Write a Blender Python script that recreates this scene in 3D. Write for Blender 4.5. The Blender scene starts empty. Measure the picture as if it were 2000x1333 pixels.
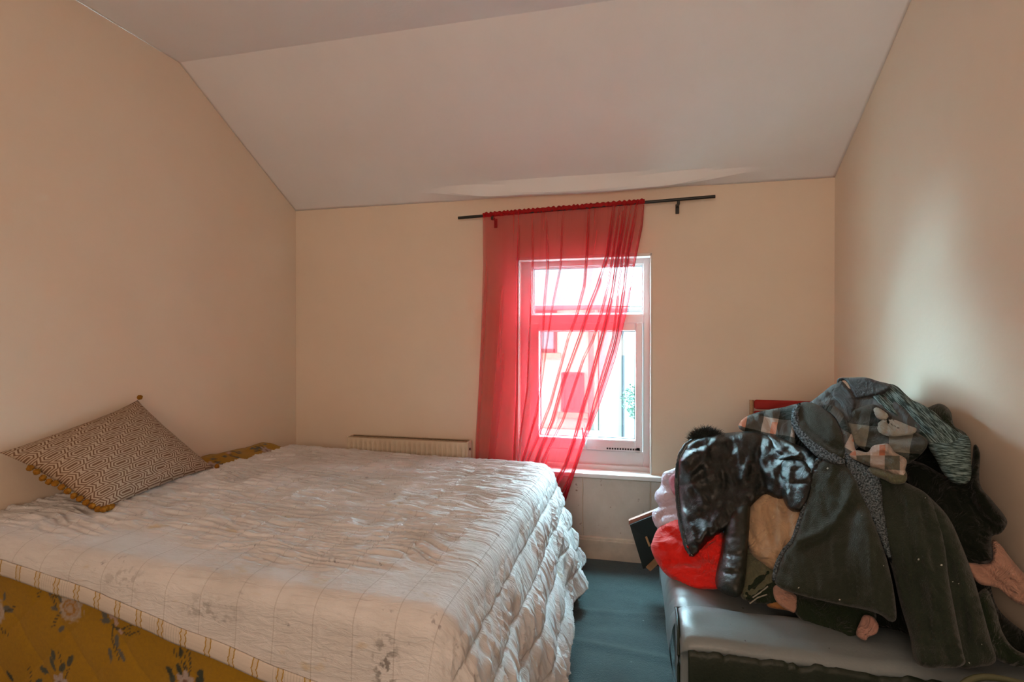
import bpy, bmesh, math, random
import numpy as np
from mathutils import Vector, Matrix
from mathutils.geometry import delaunay_2d_cdt

# ------------------------------------------------------------------ camera, light, exposure
SC = bpy.context.scene
COL = SC.collection
F_PX, YAW, PITCH, EYE = 1028.0, math.radians(13.13), math.radians(0.302), 1.4
XL, XR, YB, YF = -2.42, 1.128, 3.4, -1.6          # left wall, right wall, window wall, rear wall
ZC, ZT, YC = 2.332, 2.903, 2.388                 # ceiling height at window wall, flat ceiling height, crease

cam_d = bpy.data.cameras.new('camera')
cam_d.sensor_width = 36.0
cam_d.lens = F_PX / 2000.0 * 36.0
cam_d.clip_start = 0.02
cam = bpy.data.objects.new('camera', cam_d)
cam.location = (0, 0, EYE)
cam.rotation_euler = (math.pi / 2 - PITCH, 0, YAW)
COL.objects.link(cam)
SC.camera = cam

SC.view_settings.view_transform = 'Standard'
SC.view_settings.look = 'None'
SC.view_settings.gamma = 1.0
SC.view_settings.use_curve_mapping = False
SC.view_settings.exposure = 0.40

world = bpy.data.worlds.new('overcast_sky')
SC.world = world
world.use_nodes = True
bgn = world.node_tree.nodes['Background']
bgn.inputs[0].default_value = (0.56, 0.85, 1.0, 1)
bgn.inputs[1].default_value = 12.0


def area_light(name, loc, rot, sx, sy, power, color, portal=False):
    d = bpy.data.lights.new(name, 'AREA')
    d.shape = 'RECTANGLE'
    d.size, d.size_y = sx, sy
    d.energy = power
    d.color = color
    if portal:
        d.cycles.is_portal = True
    o = bpy.data.objects.new(name, d)
    o.location = loc
    o.rotation_euler = rot
    COL.objects.link(o)
    return o


# daylight portal in the window; an added warm fill lamp, unseen behind the camera
area_light('window_portal', (-0.33, YB + 0.17, 1.24), (-math.pi / 2, 0, 0), 0.9, 1.4, 1, (1, 1, 1), True)
area_light('rear_fill_light', (-0.2, YF + 0.06, 1.70), (math.radians(108), 0, 0), 1.9, 1.2, 35, (1.0, 0.74, 0.57))
sun_d = bpy.data.lights.new('hazy_sun', 'SUN')
sun_d.energy = 112.0
sun_d.angle = math.radians(110)
sun_d.color = (0.52, 0.85, 1.0)
sun = bpy.data.objects.new('hazy_sun', sun_d)
sun.rotation_euler = Vector((0.10, -1.0, -0.48)).to_track_quat('-Z', 'Y').to_euler()
COL.objects.link(sun)

# ------------------------------------------------------------------ helpers


def ray(px, py):
    x = (px - 1000.0) / F_PX
    z = -(py - 666.5) / F_PX
    y2 = math.cos(PITCH) + z * math.sin(PITCH)
    z2 = -math.sin(PITCH) + z * math.cos(PITCH)
    return np.stack([x * math.cos(YAW) - y2 * math.sin(YAW), x * math.sin(YAW) + y2 * math.cos(YAW), z2 + 0 * x], -1)


def at(px, py, Y):
    """a point of the photograph on the upright plane at depth Y"""
    d = ray(float(px), float(py))
    t = Y / d[1]
    return Vector((d[0] * t, Y, EYE + d[2] * t))


def _hash(ix, iy, seed):
    n = (ix * 374761393 + iy * 668265263 + seed * 1442695041) & 0xFFFFFFFF
    n = ((n ^ (n >> 13)) * 1274126177) & 0xFFFFFFFF
    return ((n ^ (n >> 16)) & 0xFFFF) / 65535.0


def noise(x, y, seed=0):
    """smooth value noise, -1..1, arrays"""
    x = np.asarray(x, float); y = np.asarray(y, float)
    ix = np.floor(x).astype(np.int64); iy = np.floor(y).astype(np.int64)
    fx = x - ix; fy = y - iy
    fx = fx * fx * fx * (fx * (6 * fx - 15) + 10); fy = fy * fy * fy * (fy * (6 * fy - 15) + 10)
    a = _hash(ix, iy, seed); b = _hash(ix + 1, iy, seed); c = _hash(ix, iy + 1, seed); d = _hash(ix + 1, iy + 1, seed)
    return ((a * (1 - fx) + b * fx) * (1 - fy) + (c * (1 - fx) + d * fx) * fy) * 2 - 1


def fbm(x, y, seed=0, octs=3):
    s = 0; a = 1; t = 0
    for k in range(octs):
        s = s + a * noise(x * 2 ** k, y * 2 ** k, seed + k * 17); t += a; a *= 0.5
    return s / t


def sstep(a, b, x):
    t = np.clip((np.asarray(x, float) - a) / (b - a), 0, 1)
    return t * t * (3 - 2 * t)


# ---- node maths
class N:
    """tiny expression builder for math nodes"""
    def __init__(s, nt, sock): s.nt, s.s = nt, sock

    def _op(s, op, *args):
        n = s.nt.nodes.new('ShaderNodeMath'); n.operation = op
        for i, a in enumerate((s,) + args):
            if isinstance(a, N): s.nt.links.new(a.s, n.inputs[i])
            else: n.inputs[i].default_value = float(a)
        return N(s.nt, n.outputs[0])

    def __add__(s, o): return s._op('ADD', o)
    def __sub__(s, o): return s._op('SUBTRACT', o)
    def __mul__(s, o): return s._op('MULTIPLY', o)
    def __truediv__(s, o): return s._op('DIVIDE', o)
    def floor(s): return s._op('FLOOR')
    def fract(s): return s._op('FRACT')
    def abs(s): return s._op('ABSOLUTE')
    def sin(s): return s._op('SINE')
    def gt(s, o): return s._op('GREATER_THAN', o)
    def lt(s, o): return s._op('LESS_THAN', o)
    def max(s, o): return s._op('MAXIMUM', o)
    def min(s, o): return s._op('MINIMUM', o)
    def pow(s, o): return s._op('POWER', o)
    def clamp(s): return s.max(0.0).min(1.0)


def new_mat(name):
    m = bpy.data.materials.new(name); m.use_nodes = True
    nt = m.node_tree
    b = nt.nodes['Principled BSDF']
    return m, nt, b


def c4(c): return (c[0], c[1], c[2], 1)


def srgb(r, g, b):
    f = lambda v: (v / 255.0) / 12.92 if v <= 10 else ((v / 255.0 + 0.055) / 1.055) ** 2.4
    return (f(r), f(g), f(b))


def mixc(nt, fac, a, b):
    n = nt.nodes.new('ShaderNodeMix'); n.data_type = 'RGBA'
    if isinstance(fac, N): nt.links.new(fac.s, n.inputs[0])
    elif hasattr(fac, 'is_linked'): nt.links.new(fac, n.inputs[0])
    else: n.inputs[0].default_value = fac
    for i, v in ((6, a), (7, b)):
        if isinstance(v, (tuple, list)): n.inputs[i].default_value = c4(v)
        else: nt.links.new(v, n.inputs[i])
    return n.outputs[2]


def tex_noise(nt, vec, scale, detail=3, rough=0.55, dist=0.0):
    n = nt.nodes.new('ShaderNodeTexNoise')
    n.inputs['Scale'].default_value = scale; n.inputs['Detail'].default_value = detail
    n.inputs['Roughness'].default_value = rough; n.inputs['Distortion'].default_value = dist
    if vec is not None: nt.links.new(vec, n.inputs['Vector'])
    return N(nt, n.outputs['Fac'])


def coords(nt, kind='Object', scale=None, rotz=0.0):
    tc = nt.nodes.new('ShaderNodeTexCoord')
    if scale is None: return tc.outputs[kind]
    mp = nt.nodes.new('ShaderNodeMapping')
    mp.inputs['Scale'].default_value = scale
    mp.inputs['Rotation'].default_value = (0, 0, rotz)
    nt.links.new(tc.outputs[kind], mp.inputs['Vector'])
    return mp.outputs['Vector']


def bump(nt, b, h, strength=0.3, dist=0.01):
    n = nt.nodes.new('ShaderNodeBump')
    n.inputs['Strength'].default_value = strength; n.inputs['Distance'].default_value = dist
    nt.links.new(h.s if isinstance(h, N) else h, n.inputs['Height'])
    nt.links.new(n.outputs['Normal'], b.inputs['Normal'])


def mat(name, col, rough=0.8, spec=0.3, var=0.0, vscale=6.0, bscale=0.0, bstr=0.3, bdist=0.004, sheen=0.0, metal=0.0, kind='Object', vscl=None, coat=0.0, col2=None, bdetail=3):
    m, nt, b = new_mat(name)
    b.inputs['Roughness'].default_value = rough
    b.inputs['Specular IOR Level'].default_value = spec
    b.inputs['Metallic'].default_value = metal
    b.inputs['Sheen Weight'].default_value = sheen
    b.inputs['Coat Weight'].default_value = coat
    v = coords(nt, kind, vscl or (1, 1, 1))
    n = tex_noise(nt, v, vscale, 4)
    c2 = col2 or tuple(max(0, c * (1 - var)) for c in col)
    k = ((n - 0.35) * 3.0).clamp()
    nt.links.new(mixc(nt, k, c2, col), b.inputs['Base Color'])
    if bscale:
        bump(nt, b, tex_noise(nt, v, bscale, bdetail), bstr, bdist)
    return m


def finish(me, m=None, smooth=True):
    if m is not None: me.materials.append(m)
    if smooth: me.polygons.foreach_set('use_smooth', [True] * len(me.polygons))
    me.update()
    return me


def link(name, me, parent=None):
    o = bpy.data.objects.new(name, me); COL.objects.link(o)
    if parent is not None: o.parent = parent
    return o


def obj(name, verts, faces, m, parent=None, smooth=False, uv=None):
    me = bpy.data.meshes.new(name)
    me.from_pydata([tuple(v) for v in verts], [], [tuple(f) for f in faces])
    finish(me, m, smooth)
    if uv is not None:
        l = me.uv_layers.new(name='UVMap')
        vi = np.zeros(len(me.loops), dtype=np.int64); me.loops.foreach_get('vertex_index', vi)
        l.data.foreach_set('uv', np.asarray(uv, float)[vi].ravel())
    return link(name, me, parent)


def tag(o, label, cat, group=None, kind=None):
    o['label'] = label; o['category'] = cat
    if group: o['group'] = group
    if kind: o['kind'] = kind
    return o


def empty(name, loc, label=None, cat=None, group=None):
    o = bpy.data.objects.new(name, None); o.location = loc; o.empty_display_size = 0.05
    COL.objects.link(o)
    if label: tag(o, label, cat, group)
    return o


def struct(o):
    o['kind'] = 'structure'; return o


class MB:
    """collects shapes into one bmesh, built as one mesh object"""
    def __init__(s): s.bm = bmesh.new()

    def box(s, x0, x1, y0, y1, z0, z1, bev=0.0, seg=2, M=None):
        r = bmesh.ops.create_cube(s.bm, size=1.0)
        vs = r['verts']
        for v in vs:
            v.co = Vector((x0 + (v.co.x + .5) * (x1 - x0), y0 + (v.co.y + .5) * (y1 - y0), z0 + (v.co.z + .5) * (z1 - z0)))
        if bev:
            es = list({e for v in vs for e in v.link_edges})
            rb = bmesh.ops.bevel(s.bm, geom=es, offset=bev, segments=seg, profile=0.5, affect='EDGES')
            vs = list({v for f in rb['faces'] for v in f.verts} | {v for v in vs if v.is_valid})
        if M is not None:
            for v in vs: v.co = M @ v.co
        return s

    def tube(s, pts, r, seg=10, caps=True):
        pts = [Vector(p) for p in pts]; n = len(pts)
        rs = r if isinstance(r, (list, tuple, np.ndarray)) else [r] * n
        rings = []
        up = Vector((0, 0, 1))
        for i, p in enumerate(pts):
            t = (pts[min(i + 1, n - 1)] - pts[max(i - 1, 0)]).normalized()
            a = t.cross(up)
            if a.length < 1e-3: a = t.cross(Vector((0, 1, 0)))
            a.normalize(); b = t.cross(a).normalized()
            rings.append([s.bm.verts.new(p + (a * math.cos(k * 2 * math.pi / seg) + b * math.sin(k * 2 * math.pi / seg)) * rs[i]) for k in range(seg)])
        for i in range(n - 1):
            for k in range(seg):
                s.bm.faces.new((rings[i][k], rings[i][(k + 1) % seg], rings[i + 1][(k + 1) % seg], rings[i + 1][k]))
        if caps:
            s.bm.faces.new(rings[0][::-1]); s.bm.faces.new(rings[-1])
        return s

    def poly(s, pts):
        s.bm.faces.new([s.bm.verts.new(Vector(p)) for p in pts]); return s

    def build(s, name, m, parent=None, smooth=False, origin=None):
        bmesh.ops.recalc_face_normals(s.bm, faces=s.bm.faces)
        me = bpy.data.meshes.new(name); s.bm.to_mesh(me); s.bm.free()
        if origin is not None: me.transform(Matrix.Translation(-Vector(origin)))
        finish(me, m, smooth)
        if smooth:
            try: me.set_sharp_from_angle(angle=math.radians(50))
            except Exception: pass
        o = link(name, me, parent)
        if origin is not None: o.location = origin
        return o


def grid(nu, nv):
    i = np.arange(nu - 1); j = np.arange(nv - 1)
    I, J = np.meshgrid(i, j, indexing='ij')
    a = (I * nv + J).ravel()
    return np.stack([a, a + nv, a + nv + 1, a + 1], -1)


# ------------------------------------------------------------------ materials of the setting
def wall_mat(name, col, bstr=0.12, stains=False):
    m, nt, b = new_mat(name)
    b.inputs['Roughness'].default_value = 0.62
    b.inputs['Specular IOR Level'].default_value = 0.25
    v = coords(nt, 'Object')
    n = tex_noise(nt, v, 2.3, 5, 0.6)
    fine = tex_noise(nt, v, 60, 3)
    nt.links.new(mixc(nt, ((n - 0.35) * 2.5).clamp(), tuple(c * 0.95 for c in col), col), b.inputs['Base Color'])
    bump(nt, b, fine * 0.35 + n * 2.0, bstr, 0.01)
    return m


PAINT = wall_mat('magnolia_paint', (0.79, 0.66, 0.525))
CEIL = wall_mat('ceiling_paint', (0.84, 0.83, 0.83), 0.2)


def gloss_mat():
    m, nt, b = new_mat('lower_wall_paint')
    b.inputs['Roughness'].default_value = 0.5
    v = coords(nt, 'Object')
    n = tex_noise(nt, v, 5, 5, 0.7)
    sp = ((tex_noise(nt, v, 26, 2) - 0.70) * 14).clamp()
    base = mixc(nt, ((n - 0.35) * 3).clamp(), (0.58, 0.49, 0.42), (0.68, 0.59, 0.52))
    nt.links.new(mixc(nt, sp, base, (0.30, 0.2, 0.14)), b.inputs['Base Color'])
    bump(nt, b, n, 0.25, 0.01)
    return m


LOWER = gloss_mat()
SKIRT = mat('skirting_gloss', (0.70, 0.58, 0.47), 0.4, 0.4, 0.25, 9, 30, 0.15)
UPVC = mat('white_upvc', (0.62, 0.63, 0.64), 0.28, 0.5, 0.04, 3)
SILLM = mat('white_sill_gloss', (0.84, 0.84, 0.83), 0.2, 0.5, 0.05, 5)
BLACKM = mat('black_metal', (0.012, 0.014, 0.012), 0.35, 0.5, 0.2, 20)
GASKET = mat('black_gasket', (0.02, 0.02, 0.022), 0.6, 0.3)


def carpet_mat():
    m, nt, b = new_mat('teal_carpet')
    b.inputs['Roughness'].default_value = 0.95
    b.inputs['Specular IOR Level'].default_value = 0.1
    b.inputs['Sheen Weight'].default_value = 0.25
    v = coords(nt, 'Object')
    n = tex_noise(nt, v, 4, 5, 0.65); f = tex_noise(nt, v, 260, 2)
    sp = ((tex_noise(nt, v, 34, 1) - 0.79) * 40).clamp()
    base = mixc(nt, ((n - 0.3) * 2.2).clamp(), (0.029, 0.052, 0.053), (0.054, 0.088, 0.090))
    base = mixc(nt, ((f - 0.3) * 2).clamp() * 0.55, base, (0.030, 0.060, 0.066))
    nt.links.new(mixc(nt, sp, base, (0.35, 0.40, 0.38)), b.inputs['Base Color'])
    bump(nt, b, f + n * 2.0, 0.8, 0.006)
    return m


CARPET = carpet_mat()

# ------------------------------------------------------------------ room shell
WXL, WXR, WZB, WZT = -0.766, 0.103, 0.545, 1.932      # window opening in the wall plane
T = 0.30
LOWZ = WZB - 0.03
b = MB()
b.box(XL - 0.1, WXL, YB, YB + T, -0.1, ZC + 0.6)
b.box(WXR, XR + 0.1, YB, YB + T, -0.1, ZC + 0.6)
b.box(WXL, WXR, YB, YB + T, WZT, ZC + 0.6)
b.box(WXL, WXR, YB, YB + T, -0.1, LOWZ)
struct(b.build('wall_back', PAINT))
b = MB(); b.box(XL - 0.12, XL, YF - 0.1, YB + T, -0.1, ZT + 0.1); struct(b.build('wall_left', PAINT))
b = MB(); b.box(XR, XR + 0.12, YF - 0.1, YB + T, -0.1, ZT + 0.1); struct(b.build('wall_right', PAINT))
b = MB()
b.box(XL, XR, YF - 0.1, YF, -0.1, 0.8); b.box(XL, XR, YF - 0.1, YF, 2.3, ZT)
b.box(XL, -1.15, YF - 0.1, YF, 0.8, 2.3); b.box(0.75, XR, YF - 0.1, YF, 0.8, 2.3); b.box(-1.15, 0.75, YF - 0.16, YF - 0.1, 0.8, 2.3)
struct(b.build('wall_rear', PAINT))
# floor with the ripples of a loose carpet
nx, ny = 150, 240
X, Y = np.meshgrid(np.linspace(XL, XR, nx), np.linspace(YF, YB, ny), indexing='ij')
gap = sstep(-0.6, -0.35, X) * (1 - sstep(0.15, 0.3, X))
Z = -0.004 + 0.0045 * gap * (fbm(X * 1.1 + 3, Y * 7 + 0.7 * noise(X * 2, Y * 2, 5), 11, 2)) + 0.010 * gap * np.exp(-((Y - 2.42 + 0.12 * (X + .2)) / 0.022) ** 2) + 0.006 * gap * np.exp(-((Y - 2.72 - 0.1 * (X + .2)) / 0.02) ** 2)
o = obj('floor', np.stack([X, Y, Z], -1).reshape(-1, 3), grid(nx, ny), CARPET, smooth=True); struct(o)
# ceiling: sloped part sagging into a lip over the window, then flat
nx = 220
xs = np.linspace(XL, XR, nx)
ds = np.concatenate([[0, 0.02, 0.045, 0.065, 0.08, 0.09, 0.1, 0.11, 0.12, 0.135, 0.15, 0.17, 0.2, 0.25, 0.32], np.linspace(0.4, YB - YC, 14)])
rows = []
for x in xs:
    w = float(sstep(-1.5, -0.85, x) * (1 - sstep(0.15, 0.85, x)))
    ln = 0.105 - 0.02 * (x + 0.4) ** 2
    r = []
    for d in ds:
        z = ZC + d * (ZT - ZC) / (YB - YC)
        flat = ZC - 0.16 * d + 0.004 * math.sin(x * 6)
        k = w * (1 - float(sstep(ln, ln + 0.025, d)))
        r.append((x, YB - d, z * (1 - k) + flat * k + 0.006 * float(noise(x * 1.7, d * 2, 3)) * min(1, d * 6) * (1 if d < 0.95 else 0)))
    r.append((x, YF - 0.1, ZT)); rows += r
me_v = rows
o = obj('ceiling', me_v, grid(nx, len(ds) + 1), CEIL, smooth=True)
try: o.data.set_sharp_from_angle(angle=math.radians(20))
except Exception: pass
struct(o)
sol = o.modifiers.new('t', 'SOLIDIFY'); sol.thickness = 0.08; sol.offset = -1
# lower wall boxing under the sill: three painted boards
b = MB()
for x0, x1 in ((-1.0, -0.327), (-0.322, 0.095), (0.10, XR)):
    b.box(x0, x1, YB - 0.008, YB + 0.002, 0.10, LOWZ - 0.012, 0.002, 1)
struct(b.build('trim_1', LOWER))


def skirting(name, x0, x1, y0, y1, m=SKIRT):
    b = MB(); b.box(x0, x1, y0, y1, -0.01, 0.115, 0.004, 2)
    if x1 - x0 > y1 - y0: b.box(x0, x1, y0 + 0.008, y1, 0.10, 0.132, 0.006, 2)
    else: b.box(x0 if x0 < -1 else x0 + 0.008, x1 - 0.008 if x0 < -1 else x1, y0, y1, 0.10, 0.132, 0.006, 2)
    return struct(b.build(name, m))


skirting('baseboard_back', XL, XR, YB - 0.028, YB + 0.001)
skirting('baseboard_left', XL - 0.001, XL + 0.022, YF, YB)
skirting('baseboard_right', XR - 0.022, XR + 0.001, YF, YB)

# ------------------------------------------------------------------ window
win = empty('window_1', (-0.33, YB + 0.1, WZB)); win['kind'] = 'structure'


def place(o):            # parent keeps world coordinates of the mesh
    o.location = -Vector(o.parent.location); return o


YG = YB + 0.135
LIN = mat('reveal_lining', (0.74, 0.73, 0.69), 0.4, 0.4, 0.06, 6)
b = MB()
t = 0.018
b.box(WXL - 0.002, WXL + t, YB - 0.004, YB + 0.12, WZB, WZT + 0.001, 0.002, 1)
b.box(WXR - t * .5, WXR + 0.002, YB - 0.004, YB + 0.12, WZB, WZT + 0.001, 0.002, 1)
b.box(WXL, WXR, YB - 0.004, YB + 0.12, WZT - t, WZT + 0.002, 0.002, 1)
place(b.build('reveal', LIN, win))
fx0, fx1, fz0, fz1 = WXL + 0.012, WXR - 0.006, 0.57, 1.925
b = MB()
yb0, yb1 = YB + 0.09, YB + 0.16
b.box(fx0, -0.676, yb0, yb1, fz0, fz1, 0.006)
b.box(0.052, fx1, yb0, yb1, fz0, fz1, 0.006)
b.box(-0.68, 0.056, yb0 + 0.001, yb1, 1.878, fz1, 0.006)
b.box(-0.68, 0.056, yb0 + 0.001, yb1, 1.495, 1.559, 0.006)
b.box(-0.68, 0.056, yb0 + 0.001, yb1, fz0, 0.665, 0.006)
# inner glazing beads of the fanlight
for (x0, x1, z0, z1) in ((-0.68, -0.668, 1.555, 1.882), (0.044, 0.056, 1.555, 1.882), (-0.68, 0.056, 1.87, 1.882), (-0.68, 0.056, 1.555, 1.567)):
    b.box(x0, x1, yb0 + 0.018, yb1, z0, z1, 0.003)
place(b.build('window_frame', UPVC, win))
b = MB()
ys0 = YB + 0.075
sx0, sx1, sz0, sz1 = -0.690, 0.050, 0.668, 1.502
gx0, gx1, gz0, gz1 = -0.624, 0.003, 0.742, 1.447
b.box(sx0, gx0, ys0, yb1 - .01, sz0, sz1, 0.008); b.box(gx1, sx1, ys0, yb1 - .01, sz0, sz1, 0.008)
b.box(gx0 - .003, gx1 + .003, ys0 + .001, yb1 - .01, gz1, sz1, 0.008); b.box(gx0 - .003, gx1 + .003, ys0 + .001, yb1 - .01, sz0, gz0, 0.008)
sash = place(b.build('sash', UPVC, win))
b = MB()
for (x0, x1, z0, z1) in ((gx0 - .002, gx0 + .004, gz0, gz1), (gx1 - .004, gx1 + .002, gz0, gz1), (gx0, gx1, gz1 - .004, gz1 + .002), (gx0, gx1, gz0 - .002, gz0 + .004),
                         (-0.670, -0.665, 1.565, 1.872), (0.041, 0.046, 1.565, 1.872), (-0.67, 0.046, 1.868, 1.872), (-0.67, 0.046, 1.565, 1.569)):
    b.box(x0, x1, YG - 0.012, YG + 0.012, z0, z1)
place(b.build('gasket', GASKET, win))


def glass_mat():
    m = bpy.data.materials.new('window_glass'); m.use_nodes = True
    nt = m.node_tree; nt.nodes.clear()
    out = nt.nodes.new('ShaderNodeOutputMaterial'); mx = nt.nodes.new('ShaderNodeMixShader')
    tr = nt.nodes.new('ShaderNodeBsdfTransparent'); gl = nt.nodes.new('ShaderNodeBsdfGlossy')
    tr.inputs[0].default_value = (0.95, 0.98, 0.97, 1); gl.inputs['Roughness'].default_value = 0.02
    mx.inputs[0].default_value = 0.05
    nt.links.new(tr.outputs[0], mx.inputs[1]); nt.links.new(gl.outputs[0], mx.inputs[2]); nt.links.new(mx.outputs[0], out.inputs[0])
    return m


GLASS = glass_mat()
b = MB(); b.box(-0.67, 0.046, YG, YG + 0.004, 1.56, 1.876); place(b.build('pane', GLASS, win))
b = MB(); b.box(gx0 - .002, gx1 + .002, YG, YG + 0.004, gz0 - .002, gz1 + .002); place(b.build('pane', GLASS, win))
# handle
b = MB()
hp = at(1142, 868, ys0)
b.box(hp.x - 0.014, hp.x + 0.014, ys0 - 0.014, ys0 + .002, hp.z - 0.035, hp.z + 0.03, 0.006)
b.tube([(hp.x, ys0 - 0.012, hp.z), (hp.x, ys0 - 0.04, hp.z + 0.004)], 0.009)
b.tube([(hp.x, ys0 - 0.04, hp.z - 0.005), (hp.x - 0.004, ys0 - 0.045, hp.z + 0.05), (hp.x - 0.010, ys0 - 0.04, hp.z + 0.115)], [0.010, 0.008, 0.006])
place(b.build('window_handle', UPVC, win, True))
# trickle vent with dark slots on the bottom rail
b = MB()
for k in range(12):
    x = -0.178 + k * 0.0165
    b.box(x, x + 0.011, yb0 - 0.016, yb0 - 0.0145, 0.677, 0.688)
vz = place(b.build('vent_slots', GASKET, win))
b = MB(); b.box(-0.25, 0.035, yb0 - 0.015, yb0 + 0.004, 0.668, 0.697, 0.003); place(b.build('trickle_vent', UPVC, win))
# sill
b = MB(); b.box(WXL - 0.02, 0.165, YB - 0.055, YB + 0.12, WZB - 0.028, WZB, 0.005, 3)
place(b.build('window_sill', SILLM, win))
b = MB(); b.box(fx0, fx1, YB + 0.07, YB + 0.16, WZB - .002, 0.575, 0.004); place(b.build('sill_bead', UPVC, win))

# ------------------------------------------------------------------ radiator
RAD = mat('radiator_enamel', (0.74, 0.62, 0.47), 0.42, 0.4, 0.12, 5)
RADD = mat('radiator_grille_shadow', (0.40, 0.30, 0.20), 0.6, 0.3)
rad = empty('radiator', (-1.5, YB - 0.06, 0.13), 'cream panel radiator under the wall left of the window', 'radiator')
rx0, rx1, ry0, ry1, rz0, rz1 = -1.935, -1.07, YB - 0.115, YB - 0.03, 0.14, 0.716
# front panel with pressed vertical ribs
n = 24; vs = []; zlev = [rz0, rz0 + 0.03, rz0 + 0.05, rz1 - 0.055, rz1 - 0.035, rz1]
u = np.linspace(rx0, rx1, n * 12 + 1)
prof = 0.013 * (0.5 + 0.5 * np.tanh(3 * np.sin((u - rx0) / (rx1 - rx0) * n * 2 * math.pi)))
amp = [0, 0, 1, 1, 0, 0]
vv = [(x, ry0 + (0.013 - p) * a - 0.004, z) for x, p in zip(u, prof) for z, a in zip(zlev, amp)]
place(obj('front_panel', vv, grid(len(u), 6), RAD, rad, True))
b = MB(); b.box(rx0, rx1, ry0 + 0.010, ry0 + 0.02, rz0, rz1); b.box(rx0, rx1, ry1 - 0.012, ry1, rz0, rz1)
place(b.build('back_panel', RAD, rad))
b = MB()
b.box(rx0, rx1, ry0 + 0.004, ry0 + 0.016, rz1 - 0.012, rz1 + 0.004, 0.003); b.box(rx0, rx1, ry1 - 0.012, ry1, rz1 - 0.012, rz1 + 0.004, 0.003)
for k in range(60):
    x = rx0 + 0.012 + k * (rx1 - rx0 - 0.02) / 60
    b.box(x, x + 0.006, ry0 + 0.014, ry1 - 0.01, rz1 - 0.008, rz1 - 0.002)
place(b.build('top_grille', RADD, rad))
for x0, x1 in ((rx0 - 0.006, rx0 + 0.004), (rx1 - 0.004, rx1 + 0.006)):
    b = MB(); b.box(x0, x1, ry0 - 0.001, ry1, rz0, rz1 + 0.004, 0.003); place(b.build('side_cover', RAD, rad))
b = MB(); b.tube([(rx1 + 0.005, ry0 + 0.04, rz1 - 0.05), (rx1 + 0.012, ry0 + 0.04, rz1 - 0.05)], 0.009); place(b.build('bleed_valve', BLACKM, rad))
b = MB(); b.tube([(rx1 + .0, ry0 + 0.04, 0.17), (rx1 + 0.05, ry0 + 0.04, 0.17), (rx1 + 0.055, ry0 + 0.04, 0.14), (rx1 + 0.055, ry0 + 0.04, -.01)], 0.009); place(b.build('pipe', RAD, rad))
for x in (rx0 + 0.1, rx1 - 0.13):
    b = MB(); b.box(x, x + 0.03, ry1 - .005, YB - 0.0005, 0.2, 0.62); place(b.build('wall_bracket', RAD, rad))

# ------------------------------------------------------------------ curtain rod and curtain
YR = YB - 0.085
r0, r1 = at(895, 426, YR), at(1397, 384, YR)
rod = empty('curtain_rod', tuple((r0 + r1) / 2), 'thin black curtain rod sloping above the window', 'curtain rod')
b = MB(); b.tube([r0, r1], 0.0095, 14); place(b.build('rod', BLACKM, rod, True))
for px, py in ((1325, 391), (962, 421)):
    p = at(px, py, YR)
    b = MB()
    b.tube([(p.x, p.y, p.z - 0.004), (p.x, YB + 0.001, p.z - 0.022)], 0.007, 10)
    b.box(p.x - 0.011, p.x + 0.011, YB - 0.008, YB + 0.001, p.z - 0.065, p.z - 0.005, 0.003)
    b.box(p.x - 0.008, p.x + 0.008, YR - 0.016, YR + 0.016, p.z - 0.03, p.z - 0.008, 0.003)
    b.tube([(p.x, YB - .01, p.z - 0.05), (p.x, YB - 0.003, p.z - 0.05)], 0.005, 8)
    place(b.build('bracket', BLACKM, rod))


def sheer_mat(name, dens, col, thin):
    m = bpy.data.materials.new(name); m.use_nodes = True
    nt = m.node_tree; nt.nodes.clear()
    out = nt.nodes.new('ShaderNodeOutputMaterial')
    mx = nt.nodes.new('ShaderNodeMixShader'); m2 = nt.nodes.new('ShaderNodeMixShader')
    tr = nt.nodes.new('ShaderNodeBsdfTransparent'); df = nt.nodes.new('ShaderNodeBsdfDiffuse'); tl = nt.nodes.new('ShaderNodeBsdfTranslucent')
    tr.inputs[0].default_value = (1, 1, 1, 1)
    df.inputs[0].default_value = c4(col); tl.inputs[0].default_value = c4(thin)
    m2.inputs[0].default_value = 0.45
    nt.links.new(df.outputs[0], m2.inputs[1]); nt.links.new(tl.outputs[0], m2.inputs[2])
    g = nt.nodes.new('ShaderNodeNewGeometry')
    dt = nt.nodes.new('ShaderNodeVectorMath'); dt.operation = 'DOT_PRODUCT'
    nt.links.new(g.outputs['Incoming'], dt.inputs[0]); nt.links.new(g.outputs['Normal'], dt.inputs[1])
    cs = N(nt, dt.outputs['Value']).abs().max(0.07)
    base = N(nt, cs.s)
    one = nt.nodes.new('ShaderNodeMath'); one.operation = 'DIVIDE'; one.inputs[0].default_value = 1.0; nt.links.new(cs.s, one.inputs[1])
    pw = nt.nodes.new('ShaderNodeMath'); pw.operation = 'POWER'; pw.inputs[0].default_value = 1 - dens; nt.links.new(one.outputs[0], pw.inputs[1])
    inv = nt.nodes.new('ShaderNodeMath'); inv.operation = 'SUBTRACT'; inv.inputs[0].default_value = 1.0; nt.links.new(pw.outputs[0], inv.inputs[1])
    nt.links.new(inv.outputs[0], mx.inputs[0])
    nt.links.new(tr.outputs[0], mx.inputs[1]); nt.links.new(m2.outputs[0], mx.inputs[2]); nt.links.new(mx.outputs[0], out.inputs[0])
    return m


SHEER = sheer_mat('red_voile', 0.56, (0.62, 0.022, 0.030), (0.46, 0.020, 0.028))
HEAD = mat('red_voile_gather', (0.42, 0.012, 0.014), 0.8, 0.2, 0.4, 60, 200, 0.4)


def interp(poly, v):
    p = np.array(poly, float)
    return np.interp(v, p[:, 1], p[:, 0])


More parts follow.
